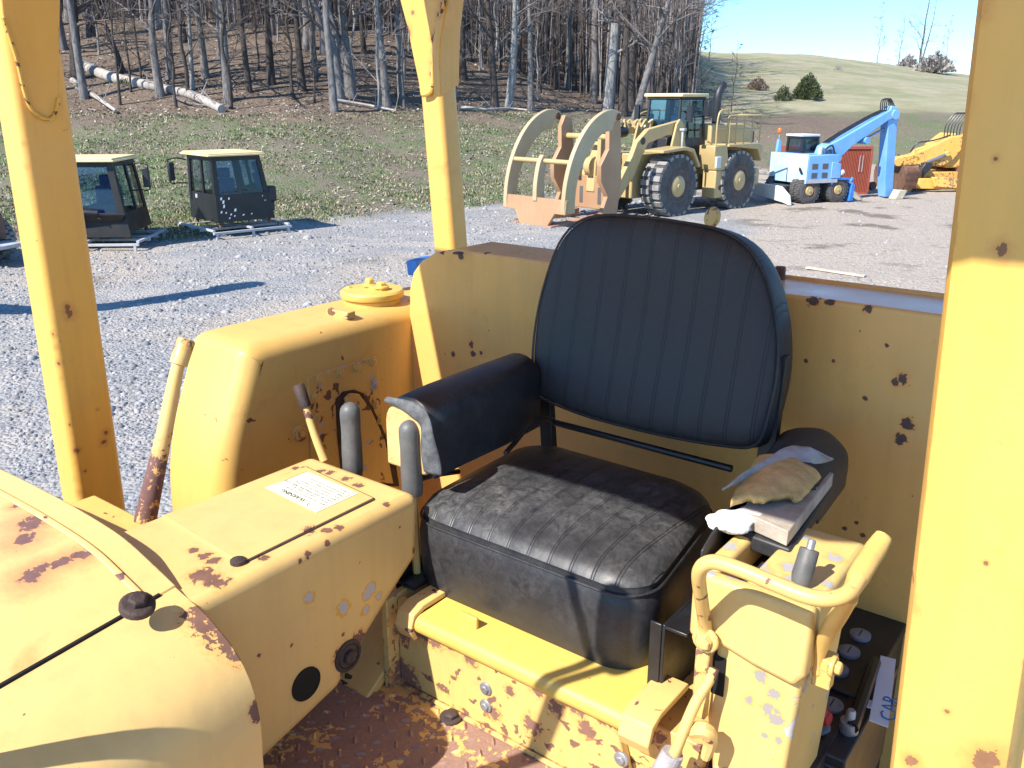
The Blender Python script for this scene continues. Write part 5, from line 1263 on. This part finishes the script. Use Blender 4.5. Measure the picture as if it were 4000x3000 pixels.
m = MB(); m.prism([(-.60,1.66),(-.42,1.66),(-.46,2.05),(-.56,2.12)], 'v', .78, .9); m.tube([(-.52,.84,2.1),(-.52,.84,2.34)], .02, 6); m.build('mast', K['blue'], ex_, bevel=.01)
m = MB(); m.lathe([(.07,0),(.08,.02),(.075,.13),(.05,.16)], (-.52,.84,2.34), (0,0,1), 14); m.build('beacon', K['beacon'], ex_)
m = MB(); m.tube([(.12,-.62,1.66),(.12,-.60,1.80),(.22,-.55,1.84),(.34,-.5,1.76),(.36,-.5,1.64)], .09, 10, k=4); m.build('intake_pipe', K['galv'], ex_)
bp = [(.25,1.40),(.45,1.92),(1.1,2.18),(3.15,3.13),(3.42,3.05),(3.40,2.82),(3.1,2.76),(1.6,1.90),(.75,1.22),(.45,1.18)]
m = MB(); m.prism(bp, 'v', -.52, -.02); bo = m.build('boom', K['blue'], ex_, bevel=.03)
m = MB(); m.prism([(3.22,3.26),(3.5,3.2),(3.62,2.95),(3.58,2.6),(3.78,.30),(3.72,.05),(3.46,.05),(3.34,.5),(3.16,2.5),(3.12,3.0)], 'v', -.46, -.08); m.build('stick', K['blue'], ex_, bevel=.03)
m = MB(); m.tube([(2.2,-.27,2.06),(3.42,-.27,2.55)], .06, 8); m.build('stick_cylinder', K['chrome'], ex_)
m = MB(); m.lathe([(.17,-.30),(.17,.30)], (3.36,-.27,2.95), (0,1,0), 16); m.lathe([(.13,-.31),(.13,.31)], (1.0,-.27,1.5), (0,1,0), 16); m.lathe([(.12,-.31),(.12,.31)], (2.2,-.27,2.08), (0,1,0), 16); m.build('pivot', K['blue'], ex_, bevel=.01)
m = MB()
for k in range(4):
    o_ = -.42+.09*k
    m.tube([(3.02,o_,3.05),(3.0,o_,3.42),(3.16+.04*k,o_,3.48),(3.38,o_,3.22)], .022, 5, k=4)
    m.tube([(.6,o_,2.02),(1.2,o_,2.34),(2.4,o_,2.88),(3.0,o_,3.1)], .02, 5, k=2)
m.tube([(.30,-.55,1.75),(.62,-.60,1.95),(.78,-.60,1.60),(.74,-.6,1.3)], .03, 6, k=4); m.tube([(.35,-.57,1.6),(.55,-.62,1.8),(.62,-.62,1.4)], .03, 6, k=4)
m.build('hoses', K['dark'], ex_)
m = MB(); m.box(-1.1,1.25,-.45,.45,.34,.62); m.lathe([(.5,.60),(.5,.73)], (0,0,0), (0,0,1), 24); m.build('chassis', K['dark'], ex_, bevel=.02)
for x_ in (-.45, .78):
    for y_ in (-.82,-.52,.82): wheel(ex_, x_, y_, .46, .46, .26, -1 if y_ < 0 else 1, .55, K['tyre'])
m = MB(); m.prism([(.35,.80),(.55,.92),(1.15,.86),(1.28,.72),(1.15,.78),(.6,.82),(.45,.62)], 'v', -1.0, -.42); m.build('mudguard', K['bluep'] if 'bluep' in K else M['bluepaint'], ex_, bevel=.01)
m = MB(); m.prism([(1.15,.64),(-.55,.62),(-1.02,.34),(-1.12,.02),(-.78,.08),(.35,.18),(1.12,.20)], 'u', -1.40, -1.28); m.build('dozer_blade', K['offwhite'], ex_, bevel=.02)
m = MB(); m.prism([(1.30,.05),(1.48,.05),(1.50,.62),(1.36,.70)], 'v', -.98, -.60); m.tube([(1.4,-.8,.66),(1.52,-.8,.84)], .06, 8); m.build('outrigger', M['bluepaint'], ex_, bevel=.02)

# ---------------------------------------------------------------- red container
cz = (10.75, 33.75); ct_ = empty('shipping_container', (cz[0], cz[1], hgt(*cz)-.05), R(5)); tag(ct_, 'rust red corrugated container behind the blue excavator', 'container')
m = MB(); n_ = 46; L_ = 2.85; vs = []; 
for i in range(n_*4):
    ph = i%4; x = L_*(i//4+(.0,.3,.5,.8)[ph])/n_; y = (0,0,.035,.035)[ph]; vs += [(x,y,.12),(x,y,1.74)]
m.add(vs, [(2*i,2*i+2,2*i+3,2*i+1) for i in range(n_*4-1)]); m.build('corrugated_side', K['redbox'], ct_, recalc=False, sharp=20)
m = MB(); m.box(-.06,L_+.04,-.03,.06,0,.13); m.box(-.06,L_+.04,-.03,.06,1.73,1.84); m.box(L_-.02,L_+.06,-.035,.1,.131,1.729); m.box(-.08,0.0,-.035,.1,.131,1.729); m.build('side_frame', K['redbox'], ct_, bevel=.008)
m = MB(); m.box(-.06,L_+.04,.07,1.7,0,1.82); m.build('shell', K['redbox'], ct_, bevel=.01)
m = MB()
for x_ in (L_-.30, L_-.42): m.box(x_-.012,x_+.012,-.02,-.005,.9,1.5)
m.build('lock_rod', K['galv'], ct_)

# ---------------------------------------------------------------- orange tracked machine at the right
OO = (16.9, 36.6); og = empty('tracked_excavator', (OO[0], OO[1], hgt(*OO)-.03), R(0)); tag(og, 'orange tracked excavator with dozer blade, half hidden by the right yellow post', 'excavator')
for x_ in (-1.15, 1.15):
    m = MB(); pr_ = []
    for k in range(28):
        a_ = 2*math.pi*k/28; c_ = math.cos(a_); pr_.append(((1.1 if c_ > 0 else -1.1)+.5*c_, .5+.5*math.sin(a_)))
    m.prism(pr_, 'u', x_-.28, x_+.28)
    for k in range(20): m.box(x_-.30,x_+.30,-1.64,-1.58,.06+.046*k,.085+.046*k)
    tr = m.build('track', K['rim_rust'], og, bevel=.01)
m = MB(); m.box(-.9,.9,-1.0,1.0,.35,.75); m.build('undercarriage', K['orange'], og, bevel=.03)
m = MB(); m.hull([(-1.0,-1.75,.15),(1.25,-1.75,.15),(1.4,-1.7,.55),(-.95,-1.7,.55)],[(-1.0,-1.6,.15),(1.25,-1.6,.15),(1.4,-1.6,.55),(-.95,-1.6,.55)]); m.build('blade_frame', K['orange'], og, bevel=.03)
m = MB(); m.hull([(-.55,-1.85,.62),(.40,-1.85,.58),(.72,-1.9,.18),(-.42,-1.9,.24)],[(-.55,-1.77,.62),(.40,-1.77,.58),(.72,-1.8,.18),(-.42,-1.8,.24)]); m.build('blade', K['orange'], og, bevel=.03)
m = MB(); m.prism([(.35,.9),(1.7,.9),(1.8,2.1),(.95,2.2),(.35,1.7)], 'v', -.9, 1.2); m.build('body', K['orange'], og, bevel=.05)
m = MB(); m.prism([(-1.60,.95),(-1.72,1.15),(-1.62,1.32),(-1.1,1.42),(-.4,1.72),(.35,2.10),(.9,2.16),(.95,1.7),(.6,1.2),(.2,.95),(-.9,1.0)], 'v', -1.05, -.65); m.build('boom', K['orange'], og, bevel=.05)
m = MB(); m.prism([(-1.1,1.38),(-.9,1.62),(.1,1.95),(.15,1.75),(-.3,1.6)], 'v', -.95, -.75); m.build('stick', K['orange'], og, bevel=.03)
m = MB(); m.tube([(-.75,-1.12,1.0),(.25,-1.12,1.45)], .07, 8); m.build('cylinder', K['chrome'], og)
m = MB(); m.lathe([(.17,-.25),(.17,.25)], (-1.58,-.85,1.14), (0,1,0), 14); m.lathe([(.1,-.3),(.1,.3)], (.28,-.9,1.46), (0,1,0), 12); m.build('pivot', K['orange'], og, bevel=.01)
m = MB(); m.prism([(-1.0,.62),(-.7,1.12),(-.45,1.15),(-.42,.9),(-.8,.55)], 'v', -1.5, -1.1); m.build('bucket', K['dark'], og, bevel=.03)
m = MB()
for k in range(6):
    x_ = .2+.12*k; m.tube([(x_,-.8,2.1),(x_+.02,-.8,2.55),(x_+.28,-.8,2.95),(x_+.55,-.8,2.98)], .022, 5, k=4)
m.tube([(-1.5,-.7,1.4),(-1.1,-.8,1.25),(-.6,-.9,1.5)], .025, 5, k=3); m.tube([(-1.0,-.7,1.5),(-.8,-.8,1.85),(-.2,-.8,1.95),(.4,-.85,2.15)], .03, 5, k=4); m.build('hoses', K['dark'], og)

# ---------------------------------------------------------------- two loose operator cabs on steel skids
def loose_cab(loc, rz, label, skid_label, Lx, Ly, mirror, full=False):
    z = hgt(loc[0], loc[1])-.01
    sk = empty('steel_skid', (loc[0], loc[1], z), rz); tag(sk, skid_label, 'skid', 'skids under the loose cabs')
    m = MB(); X0, X1, Y0, Y1 = -.28, Lx+.30, -.30, Ly+.25
    for y_ in (Y0, (Y0+Y1)/2-.3, (Y0+Y1)/2+.25, Y1): m.box(X0,X1,y_-.035,y_+.035,.14,.20)
    m.build('cross_rail', K['galv'], sk, bevel=.006)
    for x_ in (X0+.04, Lx/2, X1-.04):
        mm = MB(); mm.box(x_-.035,x_+.035,Y0+.04,Y1-.04,.201,.255); mm.build('runner', K['galv'], sk, bevel=.006)
    for x_ in (X0+.1, Lx/2, X1-.1):
        for y_ in (Y0, Y1):
            mm = MB(); mm.box(x_-.03,x_+.03,y_-.03,y_+.03,0,.139); mm.build('foot', K['galv'], sk, bevel=.004)
    root = empty('operator_cab', (loc[0], loc[1], z+.255), rz); tag(root, label, 'operator cab', 'loose operator cabs')
    for x_ in (.12, Lx-.12):
        for y_ in (.12, Ly-.12):
            mm = MB(); mm.lathe([(.05,0),(.05,.07),(.035,.08),(.035,.16)], (x_,y_,0), (0,0,1), 10); mm.build('mount', K['rim_rust'], root)
    z0, zs, z1 = .14, (.62 if full else .84), 1.80
    A = [(0,0),(Lx,0),(Lx,Ly),(0,Ly)]; B = [(.05,.14),(Lx-.24,.14),(Lx-.24,Ly-.05),(.05,Ly-.05)]
    def at_(i, zz): f = (zz-z0)/(z1-z0); return Vector((A[i][0]+(B[i][0]-A[i][0])*f, A[i][1]+(B[i][1]-A[i][1])*f, zz))
    def pt(i, s, zz): return at_(i,zz).lerp(at_((i+1)%4,zz), s)
    cen_ = Vector((Lx/2-.05, Ly/2, 0))
    def slab(i, s0, s1, a0, a1, th=.05, out=0.0):
        q = [pt(i,s0,a0), pt(i,s1,a0), pt(i,s1,a1), pt(i,s0,a1)]
        nrm = (q[1]-q[0]).cross(q[3]-q[0]).normalized()
        return [p+nrm*out for p in q], [p-nrm*th for p in q]
    for i in range(4):
        if i == 0 and full:
            q = [Vector((-.05,-.02,.05)), Vector((Lx+.05,-.02,.05)), at_(1,zs), at_(0,zs)]
            m = MB(); m.hull([q[0],q[1],q[2]+Vector((.02,0,0)),q[3]-Vector((.02,0,0))], [p+Vector((0,.06,0)) for p in (q[0],q[1],q[2],q[3])]); m.build('lower_panel', K['cabpaint'], root, bevel=.01)
            m = MB(); m.hull([(.28,-.025,.42),(Lx-.15,-.025,.42),(Lx+.0,-.14,zs-.02),(.05,-.14,zs-.02)], [(.28,.03,.42),(Lx-.15,.03,.42),(Lx,.03,zs-.02),(.05,.03,zs-.02)]); m.build('front_cowl', K['cabpaint'], root, bevel=.01)
            m = MB(); m.tube([(.36,-.15,zs),(.9,-.15,zs+.05),(1.3,-.1,zs+.02)], .07, 8, k=4); m.build('dash', K['dark'], root)
        else:
            m = MB(); m.hull(*slab(i, 0, 1, z0, zs)); lp_ = m.build('lower_panel', K['cabpaint'], root, bevel=.008)
        m = MB(); m.hull(*slab(i, 0, .09, zs, z1)); m.build('pillar', K['cabpaint'], root)
        m = MB(); m.hull(*slab(i, .91, 1, zs, z1)); m.build('pillar', K['cabpaint'], root)
        m = MB(); m.hull(*slab(i, .09, .91, z1-.12, z1)); m.build('header', K['cabpaint'], root)
        if i in (3, 1):
            m = MB(); m.hull(*slab(i, .52, .58, zs, z1-.12)); m.build('door_post', K['cabpaint'], root)
        m = MB(); q, _ = slab(i, .09, .91, zs, z1-.12, .02, -.02); m.add(q, [(0,1,2,3)]); m.build('window', K['glass_blue'] if i == 0 else K['glass'], root, recalc=False)
    m = MB(); q, _ = slab(3, .50, .56, z0, zs, .01, .004); m.add(q, [(0,1,2,3)]); 
    hnd = pt(3, .30, zs-.10); mm = MB(); mm.box(hnd.x-.02,hnd.x+.01,hnd.y-.06,hnd.y+.06,hnd.z-.05,hnd.z+.05); mm.build('door_handle', K['galv'], root, bevel=.006)
    m = MB(); m.box(-.10, Lx-.14, -.02, Ly+.04, z1, z1+.05); m.box(-.06,Lx-.18,.02,Ly,z1+.051,z1+.09); m.build('roof', K['roof'], root, bevel=.03, seg=3)
    m = MB(); m.box(Lx*.40,Lx*.72,Ly*.42,Ly*.75,.45,.75); m.box(Lx*.40,Lx*.72,Ly*.74,Ly*.86,.6,1.15); m.box(Lx*.46,Lx*.66,Ly*.76,Ly*.86,1.16,1.42); m.build('seat', K['seatcloth'], root, bevel=.05, seg=3)
    m = MB(); sx_ = 1 if mirror > 0 else -1; ex0 = (Lx-.22 if mirror > 0 else .0)
    yb = Ly*.62 if mirror > 0 else Ly-.08
    m.tube([(ex0,yb,1.66),(ex0+sx_*.28,yb-.04,1.72),(ex0+sx_*.52,yb-.08,1.68)], .018, 6, k=3); m.tube([(ex0+sx_*.02,yb,1.05),(ex0+sx_*.3,yb-.04,1.08),(ex0+sx_*.52,yb-.08,1.10),(ex0+sx_*.52,yb-.08,1.68)], .018, 6, k=2)
    m.build('mirror_arm', K['dark'], root)
    m = MB(); m.box(ex0+sx_*.46-.08,ex0+sx_*.46+.08,yb-.14,yb-.06,1.14,1.62); m.build('mirror', K['dark'], root, bevel=.03)
    wp_ = [pt(0,.30,zs+.42)+Vector((0,-.04,0)), pt(0,.48,zs+.10)+Vector((0,-.06,0)), pt(0,.72,zs-.12)+Vector((0,-.16,0))] if full else [pt(0,.14,zs+.05)+Vector((0,-.03,0)), pt(0,.60,zs+.09)+Vector((0,-.04,0))]
    MB().tube(wp_, .014, 6).build('wiper', K['dark'], root)
    return root, pt, zs
c1, pt1, zs1 = loose_cab((-11.1, 20.85), R(4), 'black cab with cream roof nearer the left yellow post, long wiper on its windscreen', 'grey steel skid under the cab nearest the left roof post', 1.92, 1.7, 1, True)
c2, pt2, zs2 = loose_cab((-7.62, 22.75), R(42), 'black cab with cream roof and white paint patches, right of the other cab', 'grey steel skid under the cab with white patches', 1.62, 1.72, -1)
rq = random.Random(5)
for (s_, z_, w_, h_) in tuple((a_,b_,c_*1.4,d_*1.3) for a_,b_,c_,d_ in ((.08,.70,.045,.06),(.11,.61,.05,.07),(.115,.50,.045,.07),(.06,.37,.04,.05),(.14,.35,.035,.04),(.22,.70,.04,.05),(.30,.39,.05,.06),(.22,.30,.04,.04),(.19,.21,.035,.04),(.43,.27,.05,.03),(.28,.26,.04,.03),(.58,.28,.04,.03),(.85,.72,.03,.03),(.88,.60,.03,.03))):
    q = [pt2(0,s_,z_), pt2(0,s_+w_*.8/1.6,z_+.01), pt2(0,s_+w_/1.6,z_+h_), pt2(0,s_+.01,z_+h_*.9)]
    m = MB(); m.add([p+Vector((0,-.004,0)) for p in q], [(0,1,2,3)]); m.build('paint_patch', M['white'], c2, recalc=False)
m = MB(); m.box(1.60,1.85,.25,.6,.55,.95); m.box(1.58,1.8,.3,.55,.3,.56); m.build('heater_box', K['dark'], c2, bevel=.03)

# ---------------------------------------------------------------- machine at the left edge
lm = empty('yard_tractor', (-11.75, 18.9, hgt(-11.75,18.9)-.01), R(-15)); tag(lm, 'rusty brown machine with a black tyre, mostly outside the frame left of the roof post', 'tractor')
wheel(lm, -.1, -.75, .46, .46, .32, -1); wheel(lm, -1.9, -.75, .46, .46, .32, -1); wheel(lm, -.1, .75, .46, .46, .32, 1); wheel(lm, -1.9, .75, .46, .46, .32, 1)
m = MB(); m.prism([(-2.3,.5),(.45,.5),(.5,.9),(.25,1.5),(-.4,1.75),(-2.3,1.9)], 'v', -.55, .55); m.build('body', K['rim_rust'], lm, bevel=.05)
m = MB(); m.tube([(.1,-.58,1.55),(.28,-.58,1.2),(.48,-.58,.95),(.75,-.58,.88)], .05, 8, k=4); m.build('guard_bar', K['rusty_steel'], lm)
i_ = lm.matrix_basis.inverted() if False else (Matrix.Translation(lm.location) @ Matrix.Rotation(R(-15),4,'Z')).inverted()
m = MB(); m.tube([i_ @ Vector(p_) for p_ in ((-12.6,18.6,1.5),(-11.9,14.0,2.2),(-9.5,13.0,2.4),(-9.4,13.0,5.5))], [.22,.26,.26,.34,.30], 10, k=5); m.build('boom', K['rim_rust'], lm)  # out of view; added to throw the shadow streak across the gravel
m = MB(); m.box(-.6,1.05,-.5,.5,.40,.48); m.build('bumper', K['galv'], lm, bevel=.02)

# ---------------------------------------------------------------- small things in the yard
def gbox(px, py, sx, sy, sz, rz, name, label, cat, mat, shape=None):
    g = onground(px, py, 5); m = MB()
    if shape: m.prism(shape, 'v', -sy/2, sy/2)
    else: m.box(-sx/2,sx/2,-sy/2,sy/2,0,sz)
    o = m.build(name, mat, bevel=min(sx,sz)*.06); o.location = (g.x, g.y, g.z-.01); o.rotation_euler = (0,0,rz); tag(o, label, cat); return o
a_ = onground(3150,1052,5); b_ = onground(3380,1084,5); md_ = (a_+b_)/2; L_ = (b_-a_).length
o = MB().box(-L_/2,L_/2,-.06,.06,0,.035).build('plank', plain('pale_plank',(.50,.42,.33),.9,.2,4,.3), bevel=.004); o.location = md_+Vector((0,0,.015)); o.rotation_euler = (0,0,math.atan2(b_.y-a_.y,b_.x-a_.x)); tag(o, 'weathered plank lying on the gravel beyond the bulldozer', 'plank')
WB = plain('sawn_block', (.55,.47,.33), .9, .2, 4, .3)
gbox(3505,775,.42,.34,.30,R(20),'timber_block','pale timber block standing in front of the orange excavator','block',WB,[(-.26,0),(.10,0),(.26,.30),(-.08,.32)])
gbox(3335,778,.3,.3,.3,R(-30),'wheel_chock','dark wooden wedge near the blue excavator outrigger','wedge',plain('grey_block',(.30,.26,.20),.9,.2,4,.3),[(-.22,0),(.30,0),(-.06,.36),(-.2,.34)])
for (px, py, s_, lb) in ((3330,712,.35,'grey sheet scrap lying beside the container'),(3405,742,.24,'rusty scrap ring at the foot of the blue stick')):
    g = onground(px, py, 20); m = MB()
    if s_ > .3: m.hull([(-.5,-.2,0),(.6,-.25,.02),(.7,.3,.25),(-.4,.35,.3)], [(-.5,-.2,.04),(.6,-.25,.06),(.7,.3,.29),(-.4,.35,.34)])
    else: m.lathe([(.10,-.06),(.16,-.07),(.17,.07),(.10,.06)], (0,0,.16), (.5,-1,.1), 14)
    o = m.build('scrap_metal', K['galv'] if s_ > .3 else K['rim_rust'], bevel=.005); o.location = g; tag(o, lb, 'scrap')
# blue box behind the fender tank, sticker strip and cable clamp on the batteries
c = P(1622,1052,v=2.12); o = MB().box(-.022,.022,-.05,.05,-.05,.0).build('metal_box', M['bluepaint'], bevel=.004); o.location = W(c[0],c[1]+.02,c[2]+.035); o.rotation_euler = (0,R(-8),-PSI+.2); tag(o, 'small blue metal box poking out behind the yellow fender tank', 'box')
# ================================================================ light, sky, camera
SUN_AZ = R(-41); SUN_EL = R(44)
ts = Vector((-math.cos(SUN_AZ)*math.cos(SUN_EL), math.sin(SUN_AZ)*math.cos(SUN_EL), math.sin(SUN_EL)))
ld = bpy.data.lights.new('sun', 'SUN'); ld.energy = 4.2; ld.angle = R(.5); ld.color = (1,.95,.87)
lo_ = bpy.data.objects.new('sun', ld); COL.objects.link(lo_); lo_.rotation_euler = ts.to_track_quat('Z','Y').to_euler(); lo_.location = (-20,-15,30)
wd = bpy.data.worlds.new('World'); sc.world = wd; wd.use_nodes = True
nt = wd.node_tree; bg = nt.nodes['Background']
sky = nt.nodes.new('ShaderNodeTexSky'); sky.sky_type = 'NISHITA'; sky.sun_disc = False
sky.sun_elevation = SUN_EL; sky.sun_rotation = math.atan2(ts.x, ts.y); sky.altitude = 300; sky.air_density = 1.0; sky.dust_density = 0; sky.ozone_density = 3.0
tint = nt.nodes.new('ShaderNodeMix'); tint.data_type = 'RGBA'; tint.blend_type = 'MULTIPLY'; tint.inputs[0].default_value = 1.0; tint.inputs[7].default_value = (.46,.73,.96,1)
nt.links.new(sky.outputs[0], tint.inputs[6]); nt.links.new(tint.outputs[2], bg.inputs[0]); bg.inputs[1].default_value = .14
cd = bpy.data.cameras.new('camera'); cam = bpy.data.objects.new('camera', cd); COL.objects.link(cam)
cam.location = (0,0,CAM_H); cam.rotation_euler = (R(90)-PITCH, 0, 0)
cd.sensor_width = 36; cd.lens = 36*FOC/4000; cd.clip_start = .02; cd.clip_end = 2000
sc.camera = cam
vs_ = sc.view_settings; vs_.view_transform = 'Standard'; vs_.look = 'None'; vs_.exposure = 1.05; vs_.gamma = 1; vs_.use_curve_mapping = False
